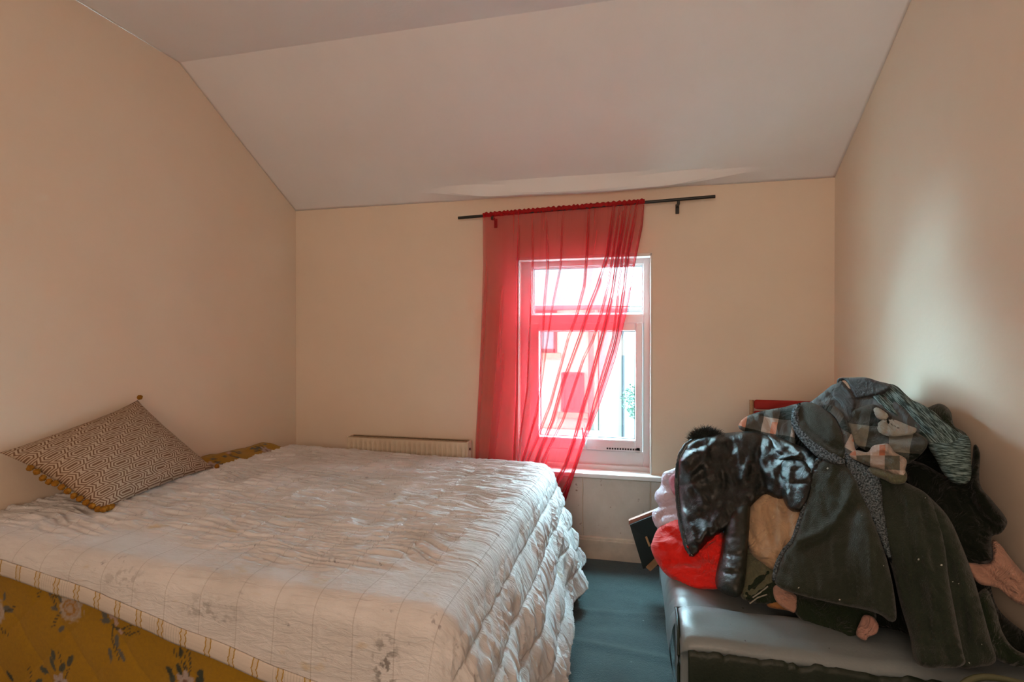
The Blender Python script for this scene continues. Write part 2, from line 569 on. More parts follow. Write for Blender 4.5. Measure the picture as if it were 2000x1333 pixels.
LE = [(944, 420), (944, 520), (939, 640), (933, 760), (927, 860), (922, 960), (915, 1060)]
RE = [(1258, 393), (1255, 440), (1240, 515), (1226, 600), (1202, 700), (1168, 800), (1140, 870), (1120, 930), (1104, 980)]
FOLDS = [  # fold lines of the gathered cloth: path in the photo, width (m), depth (m)
    ([(1068, 405), (1070, 525), (1062, 610), (1058, 700), (1050, 800), (1020, 900), (1000, 980)], 0.006, 0.022),
    ([(1150, 400), (1146, 500), (1141, 560), (1125, 620), (1110, 660), (1094, 720), (1075, 790), (1048, 860), (1030, 900), (1000, 980)], 0.006, 0.035),
    ([(1200, 395), (1187, 500), (1168, 560), (1152, 600), (1136, 650), (1118, 700), (1099, 750), (1080, 820), (1055, 880), (1020, 980)], 0.009, 0.055),
    ([(1212, 395), (1197, 500), (1188, 560), (1175, 610), (1158, 665), (1140, 700), (1120, 760), (1100, 820), (1080, 860), (1060, 900), (1030, 980)], 0.006, 0.035),
    ([(1224, 395), (1207, 500), (1197, 570), (1184, 630), (1168, 690), (1150, 760), (1138, 800), (1122, 860), (1105, 910), (1070, 980)], 0.010, 0.06),
    ([(1235, 395), (1216, 500), (1209, 560), (1204, 610), (1198, 660), (1180, 720), (1160, 790), (1148, 850), (1120, 920), (1090, 980)], 0.006, 0.03),
    ([(1246, 395), (1226, 500), (1220, 560), (1208, 640), (1199, 680), (1180, 740), (1160, 800), (1140, 860), (1128, 900), (1100, 980)], 0.009, 0.045),
    ([(1100, 400), (1095, 520), (1075, 620), (1060, 730), (1052, 780), (1036, 850), (1015, 920), (990, 980)], 0.004, 0.02),
    ([(1015, 410), (1013, 520), (1012, 640), (1010, 780), (1004, 900), (996, 1000)], 0.006, 0.02),
    ([(1040, 408), (1040, 520), (1034, 660), (1030, 760), (1015, 860), (1005, 980)], 0.004, 0.016),
]


def curtain():
    nu, nv = 700, 150
    vv = np.linspace(0, 1, nv) ** 1.0
    us = np.linspace(0, 1, nu)
    # image rows: the curtain hangs from the sloping rod
    P = np.zeros((nu, nv, 3)); UV = np.zeros((nu, nv, 2))
    for j, v in enumerate(vv):
        yl = 420 + v * (1060 - 420); yr = 393 + v * (980 - 393)
        xl = interp(LE, yl); xr = interp(RE, yr)
        px = xl + (xr - xl) * us
        py = yl + (yr - yl) * us
        d = ray(px, py)
        tt = (YR) / d[:, 1]
        X = d[:, 0] * tt; Zz = EYE + d[:, 2] * tt
        Yd = np.full(nu, YR - 0.0)
        # gather near the rod, looser below
        g = np.exp(-v * 9)
        Yd += (0.002 + 0.0025 * (1 - g)) * noise(us * 26, v * 1.3 + 0 * us, 5) + 0.003 * g * noise(us * 70, 0 * us + v * 2, 9)
        Yd += 0.016 * noise(us * 9, v * 1.6 + 0 * us, 8)
        dl = np.exp(-us * 7)
        Yd += 0.010 * dl * np.sin(us * 60 + 2 * math.sin(v * 3)) * min(1, v * 4)
        s = min(1.0, v * 5 + 0.12)
        for pl, w, dep in FOLDS:
            fx = interp([(a, b_) for a, b_ in pl], py)
            dd = (px - fx) / F_PX * YR
            Yd -= dep * s * np.exp(-np.abs(dd / (w * 0.8)) ** 1.6)
        # hemmed right edge folds back
        Yd += 0.02 * sstep(0.985, 1.0, us) * s
        Yd = np.minimum(Yd, YB - 0.068 - 0.0 * v)
        P[:, j, 0] = X; P[:, j, 1] = Yd; P[:, j, 2] = Zz
    # cloth in front of the sill stays clear of it
    return P.reshape(-1, 3), grid(nu, nv)


cv, cf = curtain()
o = obj('curtain', cv, cf, SHEER, smooth=True)
tag(o, 'sheer red curtain pulled over most of the window', 'curtain')
# gathered heading around the rod
nu, nv = 260, 14
A, B_ = at(944, 421, YR), at(1259, 394, YR)
us = np.linspace(0, 1, nu)
vsn = []
for i, uu in enumerate(us):
    p = A.lerp(B_, float(uu))
    for k in range(nv):
        a = k * 2 * math.pi / (nv - 1)
        top = max(0, math.cos(a))
        r = 0.0135 + 0.003 * float(noise(uu * 90, a * 1.2, 4)) + top * 0.007 * (0.5 + 0.5 * math.sin(uu * 210 + 3 * float(noise(uu * 9, 0, 2))))
        vsn.append((p.x + 0.003 * float(noise(uu * 60, a, 7)), p.y + math.sin(a) * r, p.z + math.cos(a) * r))
hd = obj('heading', vsn, grid(nu, nv), HEAD, o, True)
hem = MB()
hp_ = [at(float(interp(RE, y_)), y_, YR - 0.004) for y_ in np.linspace(400, 980, 40)]
hem.tube(hp_, 0.0028, 6)
hem.build('side_hem', sheer_mat('red_voile_hem', 0.6, (0.5, 0.02, 0.03), (0.6, 0.04, 0.05)), o, True)

# ------------------------------------------------------------------ bed
BX1, BY0, BY1 = -0.50, 1.36, 3.14        # foot edge, near edge, far edge of the mattress top


def bed_z(x, y):
    f = np.clip((BX1 - x) / 1.92, 0, 1)
    return 0.655 + f * (0.025 + 0.045 * np.clip((3.2 - y) / 1.8, 0, 1)) - sstep(2.2, 3.1, y) * (0.010 + 0.060 * f * (1 - f)) - 0.012 * np.exp(-(((x + 1.2) / 0.5) ** 2 + ((y - 2.2) / 0.5) ** 2))


DIVAN = mat('divan_fabric', (0.20, 0.17, 0.13), 0.9, 0.1, 0.2, 8)
MATT = mat('mattress_ticking', (0.66, 0.62, 0.55), 0.9, 0.1, 0.1, 8)
bed = empty('bed', (-1.45, 2.25, 0), 'double bed along the left wall under quilt and yellow bedspread', 'bed')
b = MB(); b.box(XL + 0.03, BX1 - 0.04, BY0 + 0.05, BY1 - 0.04, 0.05, 0.36, 0.02); place(b.build('bed_base', DIVAN, bed))
b = MB(); b.box(XL + 0.03, BX1 - 0.05, BY0 + 0.05, BY1 - 0.04, 0.362, 0.615, 0.05, 4); place(b.build('mattress', MATT, bed, True))
for x in (XL + 0.12, BX1 - 0.15):
    for y in (BY0 + 0.15, BY1 - 0.15):
        b = MB(); b.tube([(x, y, 0.0), (x, y, 0.055)], 0.022); place(b.build('leg', BLACKM, bed))


def drape(x0, x1, y0, y1, zf, s_drop, t_drop, far_drop, head_drop, nx, ny, disp, flare_s, flare_t, r=0.06, grd=0.02):
    """cloth over the bed top: (a, b) measured along the cloth; returns verts and uv (metres)"""
    a = np.linspace(x0 - head_drop, x1 + s_drop, nx)
    bb = np.linspace(-t_drop, (y1 - y0) + far_drop, ny)
    A, B = np.meshgrid(a, bb, indexing='ij')
    return A, B


def cloth_map(A, B, x1, y0, y1, zf, flare_s, flare_t, floor=0.03, R=0.07):
    """A: x along the bed (beyond x1 it hangs over the foot); B: y (before y0 or after y1 it hangs)"""
    s = np.maximum(A - x1, 0); t = np.maximum(y0 - B, 0); q = np.maximum(B - y1, 0)
    w = np.maximum(t, q)
    side = np.where(t > 0, -1.0, 1.0)
    rad = np.hypot(s, w)
    th = np.arctan2(w, np.maximum(s, 1e-9))
    xb = np.minimum(A, x1); yb = np.clip(B, y0, y1)
    # arc over the edge, then down with a flare
    arc = R * math.pi / 2
    ang = np.minimum(rad / R, math.pi / 2)
    hor = R * np.sin(ang); dn = R * (1 - np.cos(ang))
    rest = np.maximum(rad - arc, 0)
    fl = flare_s * np.cos(th) ** 2 + flare_t * np.sin(th) ** 2
    hor = hor + rest * fl; dn = dn + rest * np.sqrt(np.maximum(1 - fl * fl, 0.05))
    X = xb + hor * np.where(rad > 0, np.cos(th), 0) - 0.5 * R * 0
    Y = yb + side * hor * np.where(rad > 0, np.sin(th), 0)
    Z = zf(xb, yb) - dn
    return X, Y, np.maximum(Z, floor), rad


# ---- yellow floral bedspread: hangs on the near side, shows along the wall
def floral_mat():
    m, nt, b = new_mat('yellow_floral_quilting')
    b.inputs['Roughness'].default_value = 0.85; b.inputs['Specular IOR Level'].default_value = 0.15; b.inputs['Sheen Weight'].default_value = 0.1
    a = nt.nodes.new('ShaderNodeVertexColor'); a.layer_name = 'print'
    n = tex_noise(nt, coords(nt, 'UV'), 90, 2)
    mx = mixc(nt, ((n - 0.3) * 2).clamp() * 0.25, a.outputs[0], (0.10, 0.06, 0.02))
    nt.links.new(mx, b.inputs['Base Color'])
    bump(nt, b, tex_noise(nt, coords(nt, 'UV'), 400, 2), 0.25, 0.002)
    return m


FLORAL = floral_mat()


def floral_colours(u, v, seed=3):
    """print of roses, buds and leaves on mustard cloth; u, v in metres"""
    rng = random.Random(seed)
    base = np.array([0.34, 0.19, 0.012])
    C = np.tile(base, (len(u), 1)) * (1 + 0.06 * fbm(u * 9, v * 9, 2)[:, None])
    umin, umax, vmin, vmax = u.min(), u.max(), v.min(), v.max()

    def blob(cx, cy, rx, ry, rot, col, soft=0.15, alpha=1.0, ring=None):
        m = (np.abs(u - cx) < max(rx, ry) * 1.5) & (np.abs(v - cy) < max(rx, ry) * 1.5)
        if not m.any(): return
        du, dv = u[m] - cx, v[m] - cy
        c_, s_ = math.cos(rot), math.sin(rot)
        x = (du * c_ + dv * s_) / rx; y = (-du * s_ + dv * c_) / ry
        r = np.sqrt(x * x + y * y) * (1 + 0.16 * noise(du * 120 + cx * 50, dv * 120, 6))
        k = 1 - sstep(1 - soft, 1 + soft, r)
        if ring is not None: k = k * (0.35 + 0.65 * (np.sin(r * ring + np.arctan2(y, x)) > -0.1))
        k = (k * alpha)[:, None]
        C[m] = C[m] * (1 - k) + np.array(col) * k
    ny_ = int((vmax - vmin) / 0.23) + 2; nx_ = int((umax - umin) / 0.25) + 2
    for i in range(nx_):
        for j in range(ny_):
            cx = umin + (i + rng.uniform(0.1, 0.9)) * 0.25; cy = vmin + (j + rng.uniform(.1, .9)) * 0.23
            leaf = rng.choice([(0.035, 0.048, 0.035), (0.06, 0.075, 0.06), (0.10, 0.105, 0.09)])
            kind = rng.random()
            for k in range(rng.randint(5, 9)):
                a = rng.uniform(0, 6.28); d = rng.uniform(0.03, 0.10)
                blob(cx + d * math.cos(a), cy + d * math.sin(a), rng.uniform(0.012, 0.022), rng.uniform(0.006, 0.011), a + rng.uniform(-.6, .6), leaf)
            for k in range(3):
                a = rng.uniform(0, 6.28)
                for q in range(9): blob(cx + 0.012 * q * math.cos(a + q * .07), cy + 0.012 * q * math.sin(a + q * .07), 0.009, 0.0022, a, (0.06, 0.055, 0.03))
            if kind < 0.45:
                R_ = rng.uniform(0.038, 0.055)
                blob(cx, cy, R_, R_ * .9, 0, (0.42, 0.36, 0.30)); blob(cx, cy, R_ * .72, R_ * .66, 0, (0.36, 0.17, 0.02), 0.2, 0.9, 14); blob(cx, cy, R_ * .25, R_ * .22, 0, (0.40, 0.32, 0.25))
            elif kind < 0.8:
                for k in range(6):
                    a = k * 1.05 + cx * 9; blob(cx + .02 * math.cos(a), cy + .02 * math.sin(a), 0.016, 0.010, a, (0.40, 0.33, 0.30))
                blob(cx, cy, 0.010, 0.010, 0, (0.18, 0.10, 0.07))
            else:
                for k in range(7):
                    a = rng.uniform(0, 6.28); d = rng.uniform(0, .05); blob(cx + d * math.cos(a), cy + d * math.sin(a), 0.009, 0.007, a, (0.45, 0.33, 0.28))
    return np.clip(C, 0, 1)


def colour_attr(o, C):
    at_ = o.data.color_attributes.new(name='print', type='FLOAT_COLOR', domain='POINT')
    at_.data.foreach_set('color', np.concatenate([C, np.ones((len(C), 1))], 1).ravel())


nx, ny = 400, 260
bsy0, bsy1 = BY0 + 0.035, BY1 - 0.02
aa = np.linspace(XL + 0.012, BX1 - 0.10, nx)
bb = np.concatenate([np.linspace(BY0 - 0.58, BY0 + 0.1, 130), np.linspace(BY0 + 0.11, BY1 + 0.12, 130)])
A, B = np.meshgrid(aa, bb, indexing='ij')
zf = lambda x, y: bed_z(x, y) - 0.020
X, Y, Z, rad = cloth_map(A, B, 10.0, bsy0, bsy1, zf, 0.0, 0.05, 0.045, 0.05)
qd = (1 - np.abs(np.sin((A + B) * 14)) ** 0.35) + (1 - np.abs(np.sin((A - B) * 14)) ** 0.35)
bulge = -0.006 * qd + 0.004 * fbm(A * 8, B * 8, 4)
Y = Y - np.where(B < bsy0, bulge + 0.004 * noise(A * 5, B * 2, 3), 0)
edge = sstep(-2.14, -2.40, X) * sstep(1.9, 2.6, Y) * (1 - sstep(3.02, 3.16, Y))
Z = Z + np.where(B >= bsy0, 0.4 * bulge, 0) + edge * (0.060 + 0.016 * noise(A * 15, B * 9, 12))
o = obj('bedspread', np.stack([X, Y, Z], -1).reshape(-1, 3), grid(nx, len(bb)), FLORAL, smooth=True, uv=np.stack([A, B], -1).reshape(-1, 2))
tag(o, 'mustard yellow floral bedspread hanging below the white quilt', 'bedspread')
colour_attr(o, floral_colours(A.ravel(), B.ravel()))


# ---- white crinkled quilt
def quilt_mat():
    m, nt, b = new_mat('white_quilt_cotton')
    b.inputs['Roughness'].default_value = 0.7; b.inputs['Specular IOR Level'].default_value = 0.25; b.inputs['Sheen Weight'].default_value = 0.15
    uv = coords(nt, 'UV')
    big = tex_noise(nt, uv, 3.0, 4, 0.6); spots = tex_noise(nt, uv, 13, 3, 0.6); dots = tex_noise(nt, uv, 48, 2)
    yel = tex_noise(nt, coords(nt, 'UV', (1.0, 1.7, 1)), 7.3, 3, 0.5)
    c = mixc(nt, ((big - 0.35) * 2.5).clamp(), (0.56, 0.54, 0.52), (0.76, 0.755, 0.76))
    c = mixc(nt, ((yel - 0.66) * 9).clamp() * 0.6, c, (0.52, 0.36, 0.12))
    k = ((spots - 0.60) * 8).clamp() * ((dots - 0.56) * 12).clamp()
    c = mixc(nt, k * 0.75, c, (0.10, 0.10, 0.13))
    sp = nt.nodes.new('ShaderNodeSeparateXYZ'); nt.links.new(uv, sp.inputs[0])
    su, sv = N(nt, sp.outputs[0]), N(nt, sp.outputs[1])
    # stitching: a fine grey-brown thread line every 12.5 cm across the cloth
    sf = (((su + 0.5) / 0.125 + tex_noise(nt, uv, 2.5, 1) * 0.12 + 100.0).fract() - 0.5).abs()
    sline = (sf - 0.488).gt(0.0)
    c = mixc(nt, sline * 0.34, c, (0.26, 0.22, 0.19))
    # one dark stain of dots on the near side by the foot corner
    for cu, cv, ru, rv, kk in ((-0.66, 1.20, 0.05, 0.10, 0.8), (-1.55, 1.30, 0.10, 0.05, 0.35), (-1.22, 1.26, 0.12, 0.05, 0.4)):
        q = ((su - cu) / ru).pow(2.0) + ((sv - cv) / rv).pow(2.0)
        k2 = (q * -1.0 + 1.0).clamp() * ((tex_noise(nt, uv, 42, 2) - 0.50) * 9).clamp()
        c = mixc(nt, k2 * kk, c, (0.12, 0.105, 0.09))
    nt.links.new(c, b.inputs['Base Color'])
    w = tex_noise(nt, coords(nt, 'UV', (0.5, 1.7, 1)), 34, 5, 0.62, 1.0)
    bump(nt, b, w + sline * -0.25, 0.75, 0.009)
    return m


QUILT = quilt_mat()
BAND = 0.050
nx, ny = 400, 560
S_DROP = 0.60
qx0 = -2.24
aa = np.linspace(0, 1, nx)
bb = np.linspace(0, 1, ny)
A0, B0 = np.meshgrid(aa, bb, indexing='ij')


def near_drop(a):      # hem length on the near side grows towards the foot
    return np.clip(0.100 + (a + 2.1) * 0.158, 0.085, 0.42)


def head_x(b_):        # the head edge of the quilt runs skew to the wall
    return -2.205 - 0.055 * np.clip((b_ - 2.4) / 0.8, -2, 1)


Bc = (BY0 - near_drop(-2.3 + A0 * 2.4)) * (1 - B0) + (BY1 + 0.10) * B0
A = head_x(Bc) * (1 - A0) + (BX1 + S_DROP) * A0
# widen the head edge on the near side so it meets the wall as in the photo
A = np.where(A0 < 0.2, A + (-2.40 - head_x(Bc)) * (1 - A0 / 0.2) * (1 - sstep(1.9, 2.35, Bc)), A)
X, Y, Z, rad = cloth_map(A, Bc, BX1 - 0.05, BY0 + 0.03, BY1 - 0.04, bed_z, 0.36, 0.10, 0.035, 0.075)
s = np.maximum(A - (BX1 - 0.03), 0); t = np.maximum(BY0 + 0.02 - Bc, 0)
band_w = 0.125
ph = (A - BX1) / band_w
fr = ph - np.floor(ph); seam = np.minimum(fr, 1 - fr) * band_w
ix = np.floor(ph)
warp = 0.35 * noise(A * 5, Bc * 4, 21)
cr = 1 - np.abs(noise(A * 5.5 + ix * 0.13, Bc * 46 + 3 * warp * 2, 31))          # ridges running along the bed
cr2 = 1 - np.abs(noise(A * 9 + 4, Bc * 75 + 5 * warp, 33))
big = fbm(A * 1.5, Bc * 3.2, 41)
top = (1 - sstep(0.0, 0.10, s)) * (1 - sstep(0.0, 0.05, t)) * sstep(BY0 + 0.06, BY0 + 0.25, Bc + 0.12 * noise(A * 3, Bc, 2))
foot = sstep(0.02, 0.16, s) * (1 - sstep(0.05, 0.2, t))
calm = 1 - 0.75 * sstep(0.25, 0.0, BX1 - A) * (1 - foot)
cr3 = 1 - np.abs(noise((A + 0.55 * Bc) * 7, (Bc - 0.35 * A) * 24 + 4 * warp, 37))
disp = top * calm * (0.013 * cr ** 1.8 + 0.007 * cr2 ** 1.5 + 0.007 * cr3 ** 2 * sstep(-0.2, 0.5, fbm(A * 2.2, Bc * 2.2, 71))) + 0.006 * big * (1 - foot)
fcr = 1 - np.abs(noise(A * 3.5 + ix * 3.7, Bc * 17 + 2.2 * s * 10 + 2 * warp, 51))
fcr2 = 1 - np.abs(noise(A * 6 + ix * 9.7, Bc * 38 + 4 * warp, 57))
disp = disp + foot * (0.022 * fcr ** 1.5 + 0.009 * fcr2) * (0.45 + 0.55 * np.clip(seam / 0.05, 0, 1))
disp = disp - 0.006 * np.exp(-(seam / 0.006) ** 2) * (0.35 * (1 - sstep(0, 0.03, t)) + 0.65 * foot)
disp = disp + sstep(0.02, 0.1, t) * (0.006 * fbm(A * 6, Bc * 5, 61) - 0.0022 * np.exp(-(seam / 0.003) ** 2) * (1 - sstep(0.75, 0.95, t / np.maximum(near_drop(A), 1e-3))))
# big soft hanging folds at the foot, deeper to the hem
hang = sstep(0.1, 0.6, s)
disp = disp + hang * 0.030 * np.sin(Bc * 9 + 1.2 + 2 * noise(Bc * 2, s * 2, 4))
P3 = np.stack([X, Y, Z], -1)
du = np.gradient(P3, axis=0); dv = np.gradient(P3, axis=1)
nrm = np.cross(du, dv); nrm /= np.maximum(np.linalg.norm(nrm, axis=-1, keepdims=True), 1e-9)
P3 = P3 + nrm * (disp[..., None] + 0.004)
P3[..., 2] = np.maximum(P3[..., 2], 0.02)
P3[..., 1] = np.minimum(P3[..., 1], YB - 0.125)
keep = grid(nx, ny)
o = obj('quilt', P3.reshape(-1, 3), keep, QUILT, smooth=True, uv=np.stack([A, Bc], -1).reshape(-1, 2))
sol = o.modifiers.new('thickness', 'SOLIDIFY'); sol.thickness = 0.012; sol.offset = -1
tag(o, 'crinkled white quilt with stitched lines spread over the bed', 'quilt')


def band_mat():
    m, nt, b = new_mat('striped_border')
    b.inputs['Roughness'].default_value = 0.7
    tc = nt.nodes.new('ShaderNodeTexCoord'); sp = nt.nodes.new('ShaderNodeSeparateXYZ'); nt.links.new(tc.outputs['UV'], sp.inputs[0])
    u = N(nt, sp.outputs[0]) / 0.083
    f = (u + tex_noise(nt, tc.outputs['UV'], 3, 1) * 0.25).fract()
    l1 = (f - 0.36).abs().lt(0.024).max((f - 0.56).abs().lt(0.024))
    mid = (f - 0.46).abs().lt(0.085)
    thin = ((u * 9.0).fract() - 0.5).abs().lt(0.12) * (u * 0.19).fract().gt(0.72)
    c = mixc(nt, tex_noise(nt, tc.outputs['UV'], 8, 3), (0.52, 0.46, 0.40), (0.66, 0.60, 0.53))
    c = mixc(nt, thin * 0.5, c, (0.36, 0.33, 0.26))
    c = mixc(nt, mid * 0.35, c, (0.45, 0.33, 0.14))
    c = mixc(nt, l1, c, (0.36, 0.22, 0.035))
    nt.links.new(c, b.inputs['Base Color'])
    bump(nt, b, tex_noise(nt, tc.outputs['UV'], 60, 2), 0.2, 0.003)
    return m


# border sewn on along the near hem
nb, mb = 420, 8
a1 = np.linspace(0, 1, nb)
ax = -2.40 + a1 * 2.3
rows = []; uvs = []
for i in range(nb):
    # follow the quilt mesh hem: column 0 of the grid
    pos = a1[i] * (nx - 1); i0 = int(min(nx - 2, math.floor(pos))); f = pos - i0
    hem_p = P3[i0, 0] * (1 - f) + P3[i0 + 1, 0] * f
    nn = nrm[i0, 0]
    up = P3[i0, 6] * (1 - f) + P3[i0 + 1, 6] * f - hem_p
    up = up / max(1e-6, np.linalg.norm(up))
    for k in range(mb):
        w_ = k / (mb - 1)
        rows.append(hem_p + up * (BAND * w_ - 0.004) + nn * (0.004 + 0.003 * math.sin(w_ * math.pi)))
        uvs.append((A[i0, 0] * (1 - f) + A[i0 + 1, 0] * f, w_))
bo = obj('border', rows, grid(nb, mb), band_mat(), o, True, uv=uvs)
sol = bo.modifiers.new('thickness', 'SOLIDIFY'); sol.thickness = 0.003; sol.offset = 0
bo['label'] = 'cream border with pairs of gold stripes'


# ------------------------------------------------------------------ cushion
def cushion_mat():
    m, nt, b = new_mat('hexagon_weave')
    b.inputs['Roughness'].default_value = 0.9; b.inputs['Specular IOR Level'].default_value = 0.1
    tc = nt.nodes.new('ShaderNodeTexCoord'); sp = nt.nodes.new('ShaderNodeSeparateXYZ'); nt.links.new(tc.outputs['UV'], sp.inputs[0])
    u, v = N(nt, sp.outputs[0]), N(nt, sp.outputs[1])

    def hexd(u, v, ou, ov, pu, pv):
        x = ((u / pu + ou).fract() - 0.5).abs() * pu
        y = ((v / pv + ov).fract() - 0.5).abs() * pv
        # elongated hexagon distance: pointed ends along v
        return y.max(y * 0.5 + (x - 0.013) * 0.866)
    pu, pv = 0.108, 0.090
    d = hexd(u, v, 0.0, 0.0, pu, pv).min(hexd(u, v, 0.5, 0.5, pu, pv))
    st = ((d / 0.0094).fract()).gt(0.45)
    c = mixc(nt, st, (0.165, 0.092, 0.052), (0.47, 0.36, 0.26))
    wv = tex_noise(nt, tc.outputs['UV'], 300, 2)
    c = mixc(nt, (wv - 0.3).clamp() * 0.5, c, (0.2, 0.12, 0.07))
    nt.links.new(c, b.inputs['Base Color'])
    bump(nt, b, st * 0.5 + wv, 0.4, 0.002)
    return m


MUST = mat('mustard_pompom', (0.38, 0.17, 0.02), 0.95, 0.1, 0.4, 60, 160, 0.8, 0.004)
CUSH = cushion_mat()
c_l, c_t, c_r, c_b = (np.array(v) for v in ((-2.345, 1.50, 0.965), (-2.385, 2.105, 1.095), (-2.165, 2.345, 0.715), (-2.045, 1.640, 0.715)))
ctr = (c_l + c_t + c_r + c_b) / 4
cush = empty('cushion', tuple(ctr), 'brown geometric hexagon cushion with mustard pompoms leaning on the left wall', 'cushion')
n = 60
U, V = np.meshgrid(np.linspace(0, 1, n), np.linspace(0, 1, n), indexing='ij')
# pinch the edges inwards so the corners stick out
pin = 0.045
Uw = U + pin * 4 * V * (1 - V) * (0.5 - U) * 2 * np.abs(2 * U - 1) ** 3 * 0.9
Vw = V + pin * 4 * U * (1 - U) * (0.5 - V) * 2 * np.abs(2 * V - 1) ** 3 * 0.9
base = (c_l * ((1 - Uw) * (1 - Vw))[..., None] + c_t * (Uw * (1 - Vw))[..., None] + c_b * ((1 - Uw) * Vw)[..., None] + c_r * (Uw * Vw)[..., None])
nn = np.cross(c_t - c_l, c_b - c_l); nn /= np.linalg.norm(nn)
if nn[0] < 0: nn = -nn
ins = (np.clip(4 * U * (1 - U), 0, 1) ** 0.55) * (np.clip(4 * V * (1 - V), 0, 1) ** 0.55)
crk = 0.008 * fbm(U * 5, V * 5, 3) - 0.018 * np.exp(-(((U - 0.35) * 0.4 + (V - 0.93)) / 0.03) ** 2) * sstep(0.5, 0.1, np.abs(U - 0.35))
front = base + nn * (0.085 * ins + crk * ins)[..., None]
back = base - nn * (0.055 * ins)[..., None]
side_u, side_v = 0.50, 0.48
UVs = np.stack([U * side_u, V * side_v], -1).reshape(-1, 2)
f = grid(n, n)
fb = f[:, ::-1] + n * n
me_v = np.concatenate([front.reshape(-1, 3), back.reshape(-1, 3)]) - ctr
o = obj('cover', me_v, np.concatenate([f, fb]), CUSH, cush, True, uv=np.concatenate([UVs, UVs]))
bm = bmesh.new(); bm.from_mesh(o.data); bmesh.ops.remove_doubles(bm, verts=bm.verts, dist=1e-5); bmesh.ops.recalc_face_normals(bm, faces=bm.faces); bm.to_mesh(o.data); bm.free()


def pompom_mesh():
    bm = bmesh.new(); bmesh.ops.create_icosphere(bm, subdivisions=3, radius=0.0115)
    rng = random.Random(5)
    for v in bm.verts: v.co *= 1 + rng.uniform(-0.16, 0.16)
    me = bpy.data.meshes.new('pompom'); bm.to_mesh(me); bm.free(); return finish(me, MUST, True)


pm = pompom_mesh()
rng = random.Random(2)
spots = [c_l + (c_b - c_l) * f_ + np.array([0.016, 0.010, -0.008]) + np.array([0, 0, rng.uniform(-.005, .005)]) for f_ in np.linspace(0.24, 0.99, 13)]
spots += [c_b + (c_r - c_b) * f_ + np.array([0.02, -0.01, 0.004]) for f_ in (0.015, 0.045, 0.07)]
spots += [c_t + np.array([0.0, 0.012, 0.012]), c_r + np.array([0.01, 0.012, 0.006])]
spots = [np.array([s_[0], s_[1], max(s_[2], float(bed_z(s_[0], s_[1])) + 0.022)]) for s_ in spots]
for s_ in spots:
    o = link('pompom', pm, cush); o.location = tuple(s_ - ctr); o.rotation_euler = (rng.random() * 3, rng.random() * 3, 0)

# ------------------------------------------------------------------ sofa


def leather(name, col, worn, k=0.62, rough=0.38):
    m, nt, b = new_mat(name)
    v = coords(nt, 'Object')
    n = tex_noise(nt, v, 7, 6, 0.7, 0.4); cr = nt.nodes.new('ShaderNodeTexVoronoi'); cr.feature = 'DISTANCE_TO_EDGE'
    cr.inputs['Scale'].default_value = 90; nt.links.new(v, cr.inputs['Vector'])
    c = mixc(nt, ((tex_noise(nt, v, 3, 4) - 0.3) * 2).clamp(), tuple(x * .8 for x in col), col)
    c = mixc(nt, ((n - k) * 18).clamp(), c, worn)
    sp = ((tex_noise(nt, v, 55, 1) - 0.76) * 30).clamp()
    c = mixc(nt, sp, c, tuple(x * .3 for x in col))
    nt.links.new(c, b.inputs['Base Color'])
    b.inputs['Roughness'].default_value = rough; b.inputs['Specular IOR Level'].default_value = 0.45
    bump(nt, b, N(nt, cr.outputs['Distance']) * 0.6 + n * 1.2, 0.22, 0.004)
    return m


LEA = leather('grey_leather', (0.19, 0.225, 0.235), (0.06, 0.065, 0.055), 0.68)
LEAD = leather('worn_black_leather', (0.007, 0.016, 0.007), (0.06, 0.062, 0.035), 0.66, 0.55)
SX0, SY0, SY1 = 0.135, 1.645, 3.20
sofa = empty('sofa', (0.62, 2.4, 0), 'worn dark leather sofa along the right wall under the clothes', 'sofa')
b = MB(); b.box(SX0 + 0.03, XR - 0.03, SY0 + 0.02, SY1 - 0.02, 0.06, 0.30, 0.02); place(b.build('base', LEAD, sofa))
# seat cushion with a puckered front edge
nu, nv = 160, 60
U = np.linspace(SY0 + 0.225, SY1 - 0.22, nu); Vv = np.linspace(0, 1, nv)
UU, VV = np.meshgrid(U, Vv, indexing='ij')
Rr = 0.055; L1, L2 = 0.26, 0.70
sl = VV * (L1 + L2)
ang = np.clip((sl - L1 + Rr) / (Rr * 1.57), 0, 1) * math.pi / 2
Xs = np.where(sl < L1 - Rr, SX0, np.where(ang < math.pi / 2, SX0 + Rr * (1 - np.cos(ang)), SX0 + Rr + (sl - L1 + Rr - Rr * 1.57)))
Zs = np.where(sl < L1 - Rr, 0.455 - L1 + sl, np.where(ang < math.pi / 2, 0.455 - Rr + Rr * np.sin(ang), 0.455))
puck = np.exp(-((sl - L1 - 0.03) / 0.07) ** 2) * (np.abs(np.sin(UU * 38 + 6 * sl)) ** 0.5) * 0.007 + 0.004 * fbm(UU * 7, sl * 7, 3)
Xs = Xs - puck * 0.8; Zs = Zs + puck * 0.6
Xs = Xs - 0.02 * np.exp(-((sl - 0.14) / 0.08) ** 2)
o = obj('seat_cushion', np.stack([Xs, UU, Zs], -1).reshape(-1, 3), grid(nu, nv)[:, ::-1], LEA, sofa, True); place(o)
b = MB(); b.box(SX0 + 0.02, XR - 0.03, SY0 + 0.225, SY1 - 0.22, 0.28, 0.42, 0.02); place(b.build('seat_core', LEAD, sofa))


